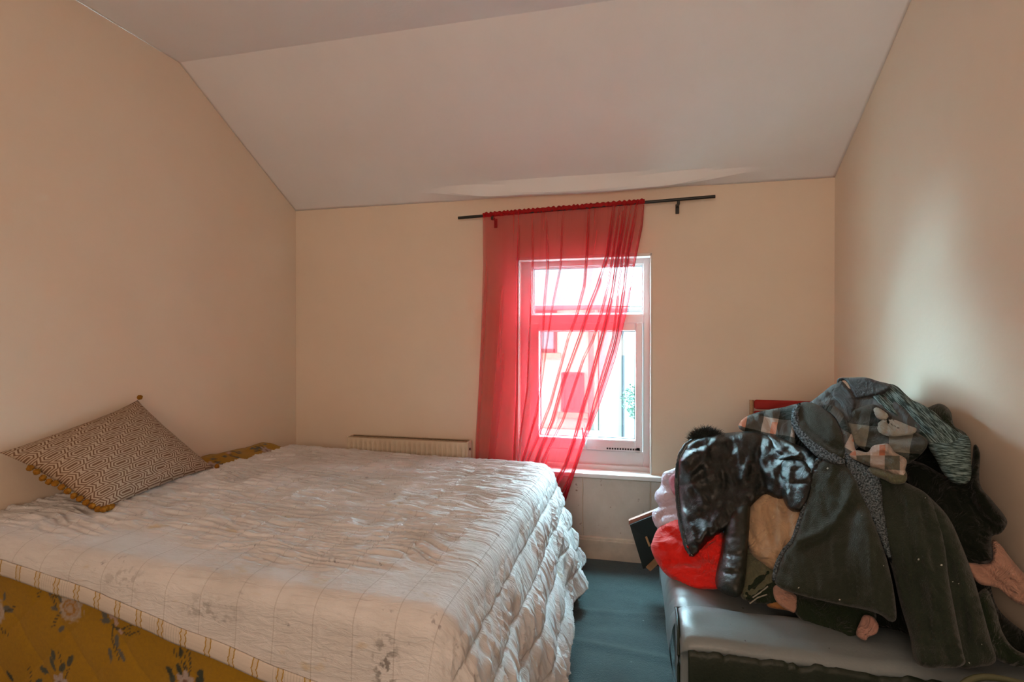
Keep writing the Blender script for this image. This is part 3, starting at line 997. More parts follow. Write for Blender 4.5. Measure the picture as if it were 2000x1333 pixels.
def arm(y0, y1, name='armrest'):
    """padded arm, rounded over, slightly sagging; the covering on the outer side is black and torn"""
    nu = 120; prof = []
    w = y1 - y0; R = 0.035
    # profile (y, z) from near bottom over the top to far bottom
    for z in np.linspace(0.05, 0.465, 14): prof.append((y0 + 0.002 * math.sin(z * 20), z))
    for a in np.linspace(0, math.pi / 2, 9): prof.append((y0 + R - R * math.cos(a), 0.465 + R * math.sin(a)))
    for y in np.linspace(y0 + R, y1 - R, 9)[1:-1]: prof.append((y, 0.50 + 0.008 * math.sin((y - y0) / w * math.pi)))
    for a in np.linspace(math.pi / 2, 0, 9): prof.append((y1 - R + R * math.cos(a), 0.465 + R * math.sin(a)))
    for z in np.linspace(0.46, 0.30, 5): prof.append((y1, z))
    prof = np.array(prof); nv = len(prof)
    us = np.concatenate([np.linspace(0, 0.10, 14), np.linspace(0.11, 1, nu - 14)])
    vs = []
    c = np.array([(y0 + y1) / 2, 0.30])
    for u in us:
        k = min(1, u / 0.06); sh = 1 - 0.10 * (1 - math.sqrt(max(0, 1 - (1 - k) ** 2)))
        x = SX0 + u * (XR - 0.03 - SX0)
        for q, (y, z) in enumerate(prof):
            yy = c[0] + (y - c[0]) * sh; zz = 0.05 + (z - 0.05) * (1 - 0.5 * (1 - sh))
            zz += 0.004 * float(noise(x * 8, y * 12, 5)) * (z > .3)
            vs.append((x, yy, zz))
    top = obj(name, vs, grid(nu, nv)[:, ::-1], LEA, sofa, True)
    bm = bmesh.new(); bm.from_mesh(top.data); bm.verts.ensure_lookup_table()
    bm.faces.new([bm.verts[i] for i in range(nv)])
    bmesh.ops.recalc_face_normals(bm, faces=bm.faces)
    bm.to_mesh(top.data); bm.free()
    return place(top)


a_ = arm(SY0, SY0 + 0.235)
a2 = arm(SY1 - 0.235, SY1)
# black torn covering on the camera side of the near arm, standing a few millimetres proud
nu, nv = 160, 24
us = np.linspace(0.022, 0.985, nu); vs = []
for u in us:
    x = SX0 + u * (XR - SX0 - .03)
    zt = 0.470 + 0.006 * float(noise(x * 26, 3, 5)) + 0.004 * float(noise(x * 70, 3, 6)) - 0.012 * max(0, 1 - u / 0.04)
    for k in range(nv):
        w_ = k / (nv - 1)
        z = 0.06 + (zt - 0.06) * w_
        vs.append((x, SY0 - 0.006 - 0.004 * math.sin(w_ * 3.1) + 0.006 * (w_ ** 12) + 0.002 * float(fbm(x * 9, z * 9, 4)), z))
o = obj('arm_side_cover', vs, grid(nu, nv)[:, ::-1], LEAD, sofa, True); place(o)
sol = o.modifiers.new('t', 'SOLIDIFY'); sol.thickness = 0.004
# seam piping between the front of the arm and the seat
b = MB()
b.tube([(SX0 - 0.004, SY0 + 0.02, z) for z in np.linspace(0.08, 0.44, 12)] + [(SX0 - .002, SY0 + 0.05, 0.49), (SX0 + .0, SY0 + 0.12, 0.502), (SX0 + 0.002, SY0 + 0.2, 0.49)], 0.005, 8)
b.tube([(x, SY0 + 0.232 + 0.004 * math.sin(x * 60), 0.476 + 0.005 * math.sin(x * 43)) for x in np.linspace(SX0 + 0.0, 0.7, 40)], 0.005, 8)
place(b.build('piping', LEAD, sofa, True))
b = MB(); b.box(XR - 0.16, XR - 0.022, SY0 + 0.24, SY1 - 0.24, 0.28, 0.54, 0.03, 4); place(b.build('backrest', LEA, sofa, True))
for x in (SX0 + 0.1, XR - 0.15):
    for y in (SY0 + 0.1, SY1 - 0.1):
        b = MB(); b.tube([(x, y, 0), (x, y, 0.07)], 0.02); place(b.build('leg', BLACKM, sofa))

# ------------------------------------------------------------------ red padded chair behind the heap
WOODM = mat('pale_wood', (0.46, 0.26, 0.12), 0.5, 0.3, 0.3, 20, vscl=(1, 1, 6))
REDP = mat('red_padding', (0.40, 0.028, 0.022), 0.7, 0.2, 0.2, 8, 120, 0.3)
rc = empty('chair', (0.80, 3.28, 0), 'red padded chair with pale wooden frame behind the clothes heap', 'chair')
zt_ = at(1480, 783, 3.27).z
x0_ = at(1464, 790, 3.27).x
b = MB(); b.box(x0_ + 0.024, x0_ + 0.46, 3.255, 3.295, zt_ - 0.05, zt_ + 0.004, 0.015, 3); b.box(x0_ + 0.024, x0_ + 0.46, 3.262, 3.29, 0.55, zt_ - 0.06, 0.01, 2)
place(b.build('backrest', REDP, rc, True))
for x in (x0_, x0_ + 0.452):
    b = MB(); b.tube([(x + 0.012 - 0.004, 3.27, 0.0), (x + 0.006, 3.27, 0.5), (x + 0.012, 3.275, zt_ + 0.002)], 0.012, 8); place(b.build('rear_leg', WOODM, rc, True))
b = MB(); b.box(x0_ + 0.01, x0_ + 0.46, 3.215, 3.26, 0.42, 0.465, 0.01); place(b.build('seat', REDP, rc, True))

# ------------------------------------------------------------------ black framed board leaning by the sofa
BLK = mat('black_board', (0.010, 0.016, 0.014), 0.5, 0.4, 0.3, 14, 60, 0.1)
ORG = mat('raw_pine', (0.42, 0.22, 0.10), 0.6, 0.2, 0.25, 20)
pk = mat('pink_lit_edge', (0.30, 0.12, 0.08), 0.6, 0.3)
fr = empty('picture_frame', (0.10, 3.0, 0.0), 'black picture frame back leaning beside the sofa near the skirting', 'picture frame')
yf = 2.95
pts = [at(1230, 1026, yf), at(1318, 990, yf - 0.05), at(1318, 1100, yf - 0.02), at(1256, 1112, yf)]
th = Vector((0.004, 0.028, 0.0))
b = MB()
fv = pts; bv = [p + th for p in pts]
b.poly(fv); b.poly(bv[::-1])
for i in range(4): b.poly([fv[i], bv[i], bv[(i + 1) % 4], fv[(i + 1) % 4]])
bmesh.ops.remove_doubles(b.bm, verts=b.bm.verts, dist=1e-5)
place(b.build('backing_board', BLK, fr))
b = MB()
t0, t1 = at(1228, 1018, yf + .02), at(1316, 984, yf - 0.03)
d_ = Vector((0, 0.03, 0.0))
lo = [t0 + Vector((0, 0, -0.022)), t1 + Vector((0, 0, -0.022))]
for q in ((t0, t1, t1 + d_, t0 + d_), (lo[0], lo[1], t1, t0), (lo[0], t0, t0 + d_, lo[0] + d_)): b.poly(q)
bmesh.ops.remove_doubles(b.bm, verts=b.bm.verts, dist=1e-5)
so = place(b.build('frame_edge', pk, fr)); so.modifiers.new('t', 'SOLIDIFY').thickness = 0.004
for p0, p1, w_ in (((1262, 1050), (1269, 1068), 0.010), ((1266, 1113), (1284, 1096), 0.030)):
    a0, a1_ = at(*p0, yf - 0.03), at(*p1, yf - 0.045)
    v = (a1_ - a0).normalized(); s_ = v.cross(Vector((0, 1, 0))).normalized() * w_ / 2
    b = MB()
    q0 = [a0 - s_, a0 + s_, a1_ + s_, a1_ - s_]; q1 = [p + Vector((0, 0.012, 0)) for p in q0]
    b.poly(q0); b.poly(q1[::-1])
    for i in range(4): b.poly([q0[i], q1[i], q1[(i + 1) % 4], q0[(i + 1) % 4]])
    bmesh.ops.remove_doubles(b.bm, verts=b.bm.verts, dist=1e-5)
    place(b.build('wooden_strut', ORG, fr))

# ------------------------------------------------------------------ clothes heap
CTRL = [(1275, 1070, 2.30), (1300, 1000, 2.48), (1300, 930, 2.62), (1340, 1140, 2.16), (1400, 1155, 2.06), (1325, 900, 2.50), (1350, 1080, 2.25),
        (1430, 1160, 2.02), (1400, 950, 2.40), (1430, 860, 2.58), (1500, 860, 2.55), (1560, 790, 2.66), (1640, 745, 2.68), (1700, 740, 2.52),
        (1760, 755, 2.38), (1810, 800, 2.20), (1860, 830, 2.06), (1900, 880, 1.96), (1915, 950, 1.90), (1960, 1030, 1.83), (1940, 1100, 1.80), (1990, 1140, 1.74),
        (2010, 1190, 1.74), (2010, 1290, 1.70), (1880, 1295, 1.66), (1790, 1290, 1.68), (1752, 1205, 1.80), (1650, 1195, 1.87), (1540, 1160, 1.93),
        (1480, 1165, 1.98), (1460, 1060, 2.16), (1500, 980, 2.28), (1600, 900, 2.26), (1700, 900, 2.14), (1620, 1040, 2.02), (1750, 1060, 1.86),
        (1800, 950, 1.98), (1850, 1150, 1.74), (1600, 820, 2.42), (1700, 820, 2.30), (1800, 870, 2.05), (1450, 1000, 2.28), (1550, 1080, 2.05), (1700, 1130, 1.86)]
_c = np.array(CTRL, float); _xy = _c[:, :2] / 100.0


def _tps(r2): return np.where(r2 > 1e-12, 0.5 * r2 * np.log(np.maximum(r2, 1e-12)), 0)


_K = _tps(((_xy[:, None] - _xy[None]) ** 2).sum(-1)) + np.eye(len(_xy)) * 0.15
_Pm = np.concatenate([np.ones((len(_xy), 1)), _xy], 1)
_M = np.block([[_K, _Pm], [_Pm.T, np.zeros((3, 3))]])
_W = np.linalg.solve(_M, np.concatenate([_c[:, 2], np.zeros(3)]))


def heap_depth(px, py):
    q = np.stack([px, py], -1) / 100.0
    k = _tps(((q[:, None] - _xy[None]) ** 2).sum(-1))
    return k @ _W[:-3] + _W[-3] + q @ _W[-2:]


def spline(pts, step):
    """closed Catmull-Rom outline resampled every `step` pixels"""
    p = np.array(pts, float); n = len(p); out = []
    for i in range(n):
        p0, p1, p2, p3 = p[i - 1], p[i], p[(i + 1) % n], p[(i + 2) % n]
        k = max(1, int(round(np.linalg.norm(p2 - p1) / step)))
        for j in range(k):
            t = j / k
            out.append(0.5 * ((2 * p1) + (-p0 + p2) * t + (2 * p0 - 5 * p1 + 4 * p2 - p3) * t * t + (-p0 + 3 * p1 - 3 * p2 + p3) * t ** 3))
    return np.array(out)


def seg_dist(q, poly, closed=True):
    best = np.full(len(q), 1e9); n = len(poly)
    for i in range(n if closed else n - 1):
        a, b = poly[i], poly[(i + 1) % n]
        ab = b - a; L = max(1e-9, ab @ ab)
        t = np.clip(((q - a) @ ab) / L, 0, 1)
        d = np.linalg.norm(q - (a + t[:, None] * ab), axis=1)
        best = np.minimum(best, d)
    return best


def garment(name, outline, m, lift=0.0, puff=0.025, rim=14, back=0.05, folds=(), wr=0.006, wdir=80, wfreq=(1.2, 5.0), seed=1, step=6.0, parent=None, grain=0.0, tilt=0.0, quilted=None, depth=None):
    """one piece of clothing lying on the heap: its outline at its own distance, a rounded closed
    shell with folds; lift moves it out of the heap (m), puff is its loft, rim the rounding (px)"""
    ol = spline(outline, step)
    lo, hi = ol.min(0), ol.max(0)
    rng = np.random.RandomState(seed)
    gx = np.arange(lo[0], hi[0], step); gy = np.arange(lo[1], hi[1], step * 0.866)
    pts = np.array([(x + (step / 2 if j % 2 else 0), y) for j, y in enumerate(gy) for x in gx])
    # inside test
    ins = np.zeros(len(pts), bool); n = len(ol)
    for i in range(n):
        a, b = ol[i], ol[(i + 1) % n]
        c = ((a[1] > pts[:, 1]) != (b[1] > pts[:, 1])) & (pts[:, 0] < (b[0] - a[0]) * (pts[:, 1] - a[1]) / (b[1] - a[1] + 1e-12) + a[0])
        ins ^= c
    pts = pts[ins]; pts = pts[seg_dist(pts, ol) > step * 0.55]
    allp = np.concatenate([ol, pts])
    vs, es, fs, *_ = delaunay_2d_cdt([Vector(p) for p in allp], [(i, (i + 1) % n) for i in range(n)], [], 1, 1e-4)
    q = np.array([(v.x, v.y) for v in vs])
    fs = [tuple(f) for f in fs]
    d = seg_dist(q, ol)
    e = {}
    for f in fs:
        for a, b in zip(f, f[1:] + f[:1]):
            k = (min(a, b), max(a, b)); e[k] = e.get(k, 0) + 1
    bnd = set(v for k, c in e.items() if c == 1 for v in k)
    isb = np.array([i in bnd for i in range(len(q))])
    prof = np.sqrt(np.clip(1 - (1 - np.clip(d / rim, 0, 1)) ** 2, 0, 1)); prof[isb] = 0
    th = math.radians(wdir); ca, sa = math.cos(th), math.sin(th)
    al = (q[:, 0] * ca + q[:, 1] * sa) / 100.0; ac = (-q[:, 0] * sa + q[:, 1] * ca) / 100.0
    warp = 0.6 * noise(al * 1.3, ac * 1.3, seed + 5)
    w = wr * (fbm(al * wfreq[0] + warp, ac * wfreq[1] + warp * 1.5, seed, 3) + 1.3 * (0.5 - np.abs(noise(al * wfreq[0] * 1.7, ac * wfreq[1] * 1.6 + warp * 2, seed + 9))) + 0.5 * (0.5 - np.abs(noise(al * wfreq[0] * 3.1 + 7, ac * wfreq[1] * 3.3 + warp * 3, seed + 19))))
    h = puff * prof + w * np.clip(d / (rim * 0.6), 0, 1)
    for fl in folds:
        pl, fw, fa = fl[0], fl[1], fl[2]
        dd = seg_dist(q, np.array(pl, float), False)
        h = h + fa * np.exp(-(dd / fw) ** 2) * np.clip(d / 5 + .15, 0, 1)
    if quilted:
        th2, per, am = quilted
        cc = (q[:, 0] * math.cos(th2) + q[:, 1] * math.sin(th2)) / per
        h = h + am * (np.abs(np.sin(cc * math.pi + 0.5 * noise(q[:, 0] / 40, q[:, 1] / 40, seed))) ** 0.6 - 0.6) * prof
    Y0 = heap_depth(q[:, 0], q[:, 1]) if depth is None else np.full(len(q), float(depth))
    Y0 = Y0 - lift + tilt * (1 - prof)
    dr = ray(q[:, 0], q[:, 1]); dr = dr / dr[:, 1:2]
    org = np.array([0, 0, EYE])
    fr_ = org + dr * (Y0 - h)[:, None]
    bk = org + dr * (Y0 + back * prof)[:, None]
    for arr in (fr_, bk):
        arr[:, 0] = np.minimum(arr[:, 0], XR - 0.02 - 0.004 * (1 if arr is fr_ else 0))
        arr[:, 2] = np.maximum(arr[:, 2], 0.02)
    nvt = len(q)
    remap = np.where(isb, np.arange(nvt), np.arange(nvt) + nvt)
    faces = [f[::-1] for f in fs] + [tuple(int(remap[i]) for i in f) for f in fs]
    g = math.radians(grain)
    uv = np.stack([q[:, 0] * math.cos(g) + q[:, 1] * math.sin(g), -q[:, 0] * math.sin(g) + q[:, 1] * math.cos(g)], -1) * 0.002
    P = np.concatenate([fr_, bk])
    o = obj(name, P, faces, m, parent, True, uv=np.concatenate([uv, uv]))
    bm = bmesh.new(); bm.from_mesh(o.data)
    loose = [v for v in bm.verts if not v.link_faces]
    bmesh.ops.delete(bm, geom=loose, context='VERTS')
    bmesh.ops.recalc_face_normals(bm, faces=bm.faces); bm.to_mesh(o.data); bm.free()
    return o


def heap_tube(pts, lift, r, extra=0.0):
    """world points of a traced line lying on the heap"""
    q = np.array(pts, float)
    Y0 = heap_depth(q[:, 0], q[:, 1]) - lift - extra
    d = ray(q[:, 0], q[:, 1]); d = d / d[:, 1:2]
    return [Vector(p) for p in (np.array([0, 0, EYE]) + d * Y0[:, None])]


def cloth(name, col, rough=0.85, sheen=0.12, bs=220, bst=0.6, var=0.2, spec=0.15, coat=0.0, vs=6):
    m = mat(name, col, rough, spec, var, vs, bs, bst, 0.004, min(sheen, 0.14), kind='UV', coat=coat)
    nt = m.node_tree; b = nt.nodes['Principled BSDF']
    fine = tex_noise(nt, coords(nt, 'UV'), bs, 3)
    cr = (tex_noise(nt, coords(nt, 'UV'), 11, 3, 0.55, 1.4) - 0.5).abs() * -2.0
    bump(nt, b, fine * (0.18 if 'fleece' in name else 0.06) + cr * (0.12 if 'fleece' in name else 0.8), 0.8, 0.022)
    return m


def sherpa(name, dark, light):
    m, nt, b = new_mat(name)
    b.inputs['Roughness'].default_value = 0.95; b.inputs['Specular IOR Level'].default_value = 0.1
    uv = coords(nt, 'UV')
    vo = nt.nodes.new('ShaderNodeTexVoronoi'); vo.inputs['Scale'].default_value = 95; nt.links.new(uv, vo.inputs['Vector'])
    d = N(nt, vo.outputs['Distance']); n = tex_noise(nt, uv, 140, 3, 0.7)
    nt.links.new(mixc(nt, ((n - 0.42) * 5).clamp(), dark, light), b.inputs['Base Color'])
    bump(nt, b, d * -0.5 + n, 1.0, 0.010)
    return m


def melange():
    m, nt, b = new_mat('melange_knit')
    b.inputs['Roughness'].default_value = 0.95; b.inputs['Specular IOR Level'].default_value = 0.1
    n = tex_noise(nt, coords(nt, 'UV', (22, 230, 1)), 1.0, 3, 0.6)
    nt.links.new(mixc(nt, ((n - 0.45) * 7).clamp(), (0.028, 0.050, 0.048), (0.20, 0.29, 0.29)), b.inputs['Base Color'])
    bump(nt, b, n, 0.5, 0.004)
    return m


def plaid(name, sc=1.0, off=(0, 0), warm=1.0, dark=(0.012, 0.018, 0.014), mid=(0.085, 0.088, 0.080), light=(0.40, 0.33, 0.28), line=(0.50, 0.20, 0.12)):
    m, nt, b = new_mat(name)
    b.inputs['Roughness'].default_value = 0.85; b.inputs['Specular IOR Level'].default_value = 0.12; b.inputs['Sheen Weight'].default_value = 0.1
    tc = nt.nodes.new('ShaderNodeTexCoord'); sp = nt.nodes.new('ShaderNodeSeparateXYZ'); nt.links.new(tc.outputs['UV'], sp.inputs[0])
    wb = tex_noise(nt, tc.outputs['UV'], 9, 1) * 0.15
    u = (N(nt, sp.outputs[0]) / (0.15 * sc) + off[0] + wb).fract(); v = (N(nt, sp.outputs[1]) / (0.15 * sc) + off[1] + wb).fract()
    bu, bv = u.gt(0.5), v.gt(0.5)
    c = mixc(nt, bu, dark, mid)
    c2 = mixc(nt, bu, mid, light)
    c = mixc(nt, bv, c, c2)
    st = u.gt(0.80) * v.gt(0.62)
    c = mixc(nt, st * warm, c, line)
    nt.links.new(c, b.inputs['Base Color'])
    cr = (tex_noise(nt, tc.outputs['UV'], 13, 3, 0.55, 1.4) - 0.5).abs() * -2.0
    bump(nt, b, tex_noise(nt, tc.outputs['UV'], 300, 2) * 0.06 + cr * 0.8, 0.8, 0.018)
    return m


def puffer():
    m, nt, b = new_mat('glossy_puffer_shell')
    b.inputs['Base Color'].default_value = (0.010, 0.013, 0.012, 1)
    b.inputs['Roughness'].default_value = 0.33; b.inputs['Specular IOR Level'].default_value = 0.42
    uv = coords(nt, 'UV')
    bump(nt, b, tex_noise(nt, uv, 26, 6, 0.65, 1.2), 0.6, 0.010)
    return m


M_PUF = puffer()
M_PUFM = mat('matt_puffer_sleeve', (0.016, 0.021, 0.016), 0.42, 0.5, 0.2, 10, 26, 0.6, 0.010, kind='UV')
M_COAT = cloth('charcoal_fleece', (0.027, 0.036, 0.025), 0.95, 0.35, 260, 0.5)
M_COAT2 = cloth('charcoal_fleece_nap', (0.024, 0.034, 0.023), 0.95, 0.3, 150, 0.9)
for _m in (M_COAT, M_COAT2):
    _nt = _m.node_tree; _b = _nt.nodes['Principled BSDF']
    _old = _b.inputs['Base Color'].links[0].from_socket
    _k = ((tex_noise(_nt, coords(_nt, 'UV'), 45, 0) - 0.84) * 60).clamp()
    _nt.links.new(mixc(_nt, _k, _old, (0.4, 0.42, 0.38)), _b.inputs['Base Color'])
M_SHER = sherpa('grey_sherpa', (0.03, 0.045, 0.05), (0.22, 0.27, 0.30))
M_BLACK = cloth('black_jersey', (0.0045, 0.008, 0.0045), 0.9, 0.1, 200, 0.3)
M_DKGR = cloth('dark_green_black_cloth', (0.012, 0.022, 0.010), 0.9, 0.2, 200, 0.4)
M_RED = cloth('red_cotton', (0.72, 0.020, 0.014), 0.8, 0.2, 260, 0.3, 0.15)
M_LIL = cloth('lilac_satin', (0.55, 0.47, 0.56), 0.45, 0.3, 90, 0.2, 0.1)
M_LILP = cloth('pink_fleece', (0.55, 0.22, 0.30), 0.7, 0.3, 90, 0.2)
M_TAN = cloth('tan_cotton', (0.44, 0.30, 0.18), 0.8, 0.2, 120, 0.3, 0.15)
M_OLV = cloth('olive_cotton', (0.11, 0.115, 0.07), 0.85, 0.2, 120, 0.3)
M_GBL = cloth('slate_blue_cotton', (0.075, 0.092, 0.098), 0.8, 0.3, 200, 0.3)
M_GBD = cloth('charcoal_shirt_back', (0.030, 0.036, 0.038), 0.75, 0.2, 200, 0.3)
M_MEL = melange()
M_PLD = plaid('dark_check_flannel')
M_PLD2 = plaid('pink_check_flannel', 0.8, (0.3, 0.35), 1.0)
M_PLD3 = plaid('grey_check_flannel', 1.15, (0.1, 0.62), 0.0, (0.004, 0.008, 0.005), (0.045, 0.052, 0.045), (0.17, 0.175, 0.145))
M_PLD4 = plaid('cream_check_flannel', 0.75, (0.2, 0.1), 1.0, (0.10, 0.10, 0.075), (0.34, 0.27, 0.22), (0.46, 0.38, 0.33), (0.42, 0.16, 0.09))
M_PNK = cloth('dusty_pink_cotton', (0.40, 0.23, 0.17), 0.85, 0.2, 160, 0.3)
M_SAL = cloth('salmon_cotton', (0.36, 0.20, 0.16), 0.85, 0.2, 160, 0.3)
M_CRM = cloth('cream_flannel', (0.30, 0.295, 0.25), 0.85, 0.2, 160, 0.3)
M_BRN = cloth('orange_brown_cloth', (0.33, 0.15, 0.05), 0.85, 0.1, 160, 0.3)
G = 'clothes heaped on the sofa'

# bottom of the heap: filler mass of dark clothes added under the garments
o = garment('clothes_core', [(1470, 850), (1560, 800), (1640, 770), (1740, 770), (1815, 812), (1860, 850), (1885, 900), (1900, 960), (1925, 1030), (1930, 1100), (1950, 1190), (2030, 1260), (2030, 1300), (1960, 1304), (1900, 1300),
    (1770, 1240), (1640, 1205), (1560, 1185), (1480, 1165), (1430, 1150), (1390, 1100), (1370, 1000), (1390, 900)], M_BLACK, -0.07, 0.02, 60, 0.40, wr=0.012, seed=3, step=11)
tag(o, 'black filler mass of clothes at the bottom of the heap, seen in its gaps', 'clothes_core', G)

# right side
o = garment('jumper', [(1760, 900), (1800, 905), (1850, 930), (1893, 920), (1902, 870), (1914, 885), (1914, 945), (1938, 978), (1962, 1008), (1967, 1024), (1955, 1042), (1936, 1052), (1938, 1094), (1905, 1104), (1880, 1095), (1850, 1040), (1815, 985), (1775, 945)],
    M_BLACK, -0.01, 0.026, 12, 0.12, [([(1850, 960), (1900, 1030), (1925, 1090)], 14, 0.012), ([(1915, 950), (1950, 1015)], 10, 0.012)], 0.018, 50, seed=5)
tag(o, 'black jumper with a sleeve reaching right over the wall side of the heap', 'jumper', G)
o = garment('cardigan', [(1790, 812), (1812, 797), (1836, 789), (1856, 803), (1864, 832), (1885, 846), (1897, 870), (1880, 905), (1830, 890), (1800, 850)],
    M_DKGR, -0.02, 0.025, 14, 0.08, [([(1836, 792), (1845, 830), (1850, 870)], 8, 0.012), ([(1800, 815), (1850, 825)], 7, -0.008)], 0.008, 40, seed=6, step=5)
tag(o, 'small peaked black cardigan at the top right of the clothes heap', 'cardigan', G)
o = garment('trousers', [(1882, 1098), (1905, 1098), (1936, 1096), (1938, 1056), (1952, 1062), (1975, 1092), (2008, 1130), (2040, 1160), (2040, 1195), (1985, 1178), (1950, 1150), (1915, 1142), (1898, 1125)],
    M_PNK, -0.01, 0.016, 7, 0.05, [([(1915, 1108), (1940, 1130), (1975, 1160)], 7, -0.014), ([(1940, 1090), (1975, 1120), (2010, 1150)], 9, 0.010)], 0.004, 30, seed=8, step=5)
tag(o, 'dusty pink trousers hanging at the far right of the heap', 'trousers', G)
o = garment('scarf', [(1925, 1150), (1945, 1190), (1958, 1235), (1985, 1270), (2040, 1290), (2040, 1306), (1980, 1302), (1935, 1280), (1912, 1240), (1900, 1180)],
    M_DKGR, 0.02, 0.02, 14, 0.05, [([(1920, 1170), (1945, 1240), (2000, 1292)], 9, 0.012)], 0.004, 60, seed=9)
tag(o, 'dark green black scarf trailing to the bottom right of the heap', 'scarf', G)

# left side
b_ = dict(step=5)
o = garment('dressing_gown', [(1294, 926), (1308, 919), (1330, 916), (1345, 960), (1350, 1010), (1330, 1030), (1300, 1030), (1284, 1032), (1277, 1022), (1273, 1008), (1277, 996), (1287, 990), (1279, 976), (1280, 962), (1290, 950)],
    M_LIL, 0.0, 0.03, 12, 0.08, [([(1283, 950), (1305, 945), (1330, 950)], 4, -0.02), ([(1280, 992), (1300, 985), (1330, 975)], 4, -0.022), ([(1284, 1022), (1292, 1006), (1325, 1000)], 3.5, -0.018), ([(1290, 972), (1300, 968)], 7, 0.012)], 0.005, 10, seed=11, **b_)
tag(o, 'puffy lilac dressing gown bulging at the left edge of the heap', 'dressing gown', G)
pt = garment('collar_fold', [(1306, 938), (1318, 925), (1330, 930), (1330, 965), (1322, 972), (1312, 960)], M_LILP, 0.035, 0.012, 6, 0.02, wr=0.004, seed=12, step=4, parent=o)
pt['label'] = 'bright pink fold'
o = garment('tunic', [(1274, 1058), (1283, 1036), (1300, 1022), (1324, 1013), (1345, 1025), (1380, 1030), (1412, 1040), (1415, 1090), (1408, 1145), (1380, 1152), (1350, 1150), (1320, 1136), (1297, 1119), (1279, 1092), (1271, 1070)],
    M_RED, 0.015, 0.050, 22, 0.10, [([(1283, 1040), (1290, 1075), (1320, 1110)], 4, 0.010), ([(1300, 1040), (1340, 1060), (1380, 1075)], 6, -0.010), ([(1300, 1100), (1350, 1098), (1400, 1085)], 5, -0.012), ([(1310, 1120), (1360, 1130), (1400, 1118)], 5, 0.008), ([(1320, 1030), (1335, 1045), (1345, 1070)], 5, 0.016), ([(1290, 1060), (1310, 1090), (1345, 1120), (1400, 1128)], 4, -0.014), ([(1300, 1030), (1330, 1060), (1350, 1100)], 4, -0.012), ([(1360, 1070), (1380, 1100), (1405, 1110)], 4, 0.012)], 0.024, 20, (1.5, 4.5), seed=13, **b_)
tag(o, 'bright red bundled tunic under the shiny black puffer jacket', 'tunic', G)

# middle: tan, olive, stripes
o = garment('leggings', [(1462, 1120), (1500, 1100), (1520, 1120), (1530, 1150), (1520, 1178), (1490, 1180), (1462, 1176), (1448, 1160)], M_DKGR, 0.015, 0.02, 12, 0.05, [([(1472, 1172), (1492, 1155), (1508, 1150)], 2.5, 0.007), ([(1470, 1178), (1495, 1166)], 2.5, -0.007)], 0.005, 30, seed=14, **b_)
tag(o, 'dark leggings bunched on the sofa arm below the tan blouse', 'leggings', G)
st_ = MB()
for pl in ([(1464, 1180), (1480, 1168), (1498, 1162)], [(1470, 1168), (1485, 1158), (1500, 1146)]):
    st_.tube(heap_tube(pl, 0.015 + 0.026, 0), 0.0022, 6)
st_.build('white_piping', M_CRM, o, True)
o = garment('vest', [(1450, 1050), (1470, 1070), (1500, 1100), (1522, 1122), (1512, 1142), (1490, 1156), (1470, 1168), (1448, 1168), (1440, 1110)], M_OLV, 0.02, 0.02, 12, 0.06, [([(1460, 1160), (1480, 1135), (1500, 1120)], 6, -0.012)], 0.007, 120, seed=15, **b_)
tag(o, 'olive grey vest showing between the tan blouse and the black sleeve', 'vest', G)
o = garment('blouse', [(1460, 990), (1478, 968), (1508, 950), (1540, 960), (1580, 960), (1590, 1000), (1575, 1050), (1550, 1085), (1530, 1118), (1508, 1114), (1484, 1098), (1464, 1078), (1455, 1040)],
    M_TAN, 0.035, 0.045, 30, 0.10, [([(1505, 960), (1490, 1010), (1512, 1070)], 5, -0.012), ([(1515, 960), (1522, 1010), (1520, 1075)], 5, 0.010), ([(1480, 985), (1500, 1040), (1516, 1090)], 5, 0.008), ([(1462, 1060), (1490, 1085), (1520, 1100)], 5, 0.012), ([(1535, 990), (1545, 1030), (1535, 1080)], 6, -0.016), ([(1495, 1000), (1508, 1040), (1530, 1100)], 4, -0.012), ([(1475, 1000), (1470, 1040), (1485, 1080)], 5, -0.012)], 0.016, 80, (1.0, 6), seed=16, **b_)
tag(o, 'tan crumpled blouse between the puffer jacket and the fleece coat', 'blouse', G)
o = garment('pouch', [(1500, 1172), (1510, 1155), (1530, 1150), (1560, 1170), (1560, 1195), (1530, 1192), (1500, 1186)], M_BRN, 0.01, 0.014, 8, 0.03, wr=0.003, seed=17, step=4)
tag(o, 'orange brown cloth pouch lying on the sofa arm beside the pink cuff', 'pouch', G)
o = garment('sock', [(1510, 1150), (1518, 1143), (1534, 1152), (1556, 1166), (1553, 1196), (1540, 1193), (1525, 1184), (1513, 1170)], M_PNK, 0.045, 0.010, 5, 0.03, [([(1515, 1152), (1524, 1174), (1550, 1188)], 2.2, -0.007), ([(1522, 1152), (1534, 1168), (1552, 1178)], 2.2, -0.007)], 0.002, seed=18, step=3.5)
tag(o, 'rolled pink sock poking out under the left hem of the fleece coat', 'sock', G)

# puffer jacket
jk = empty('puffer_jacket', (0.35, 2.3, 0.5), 'shiny black puffer jacket with fur hood on the left of the heap', 'jacket', G)


def part(o, par, label=None):
    o.parent = par; o.location = -Vector(par.location)
    if label: o['label'] = label
    return o


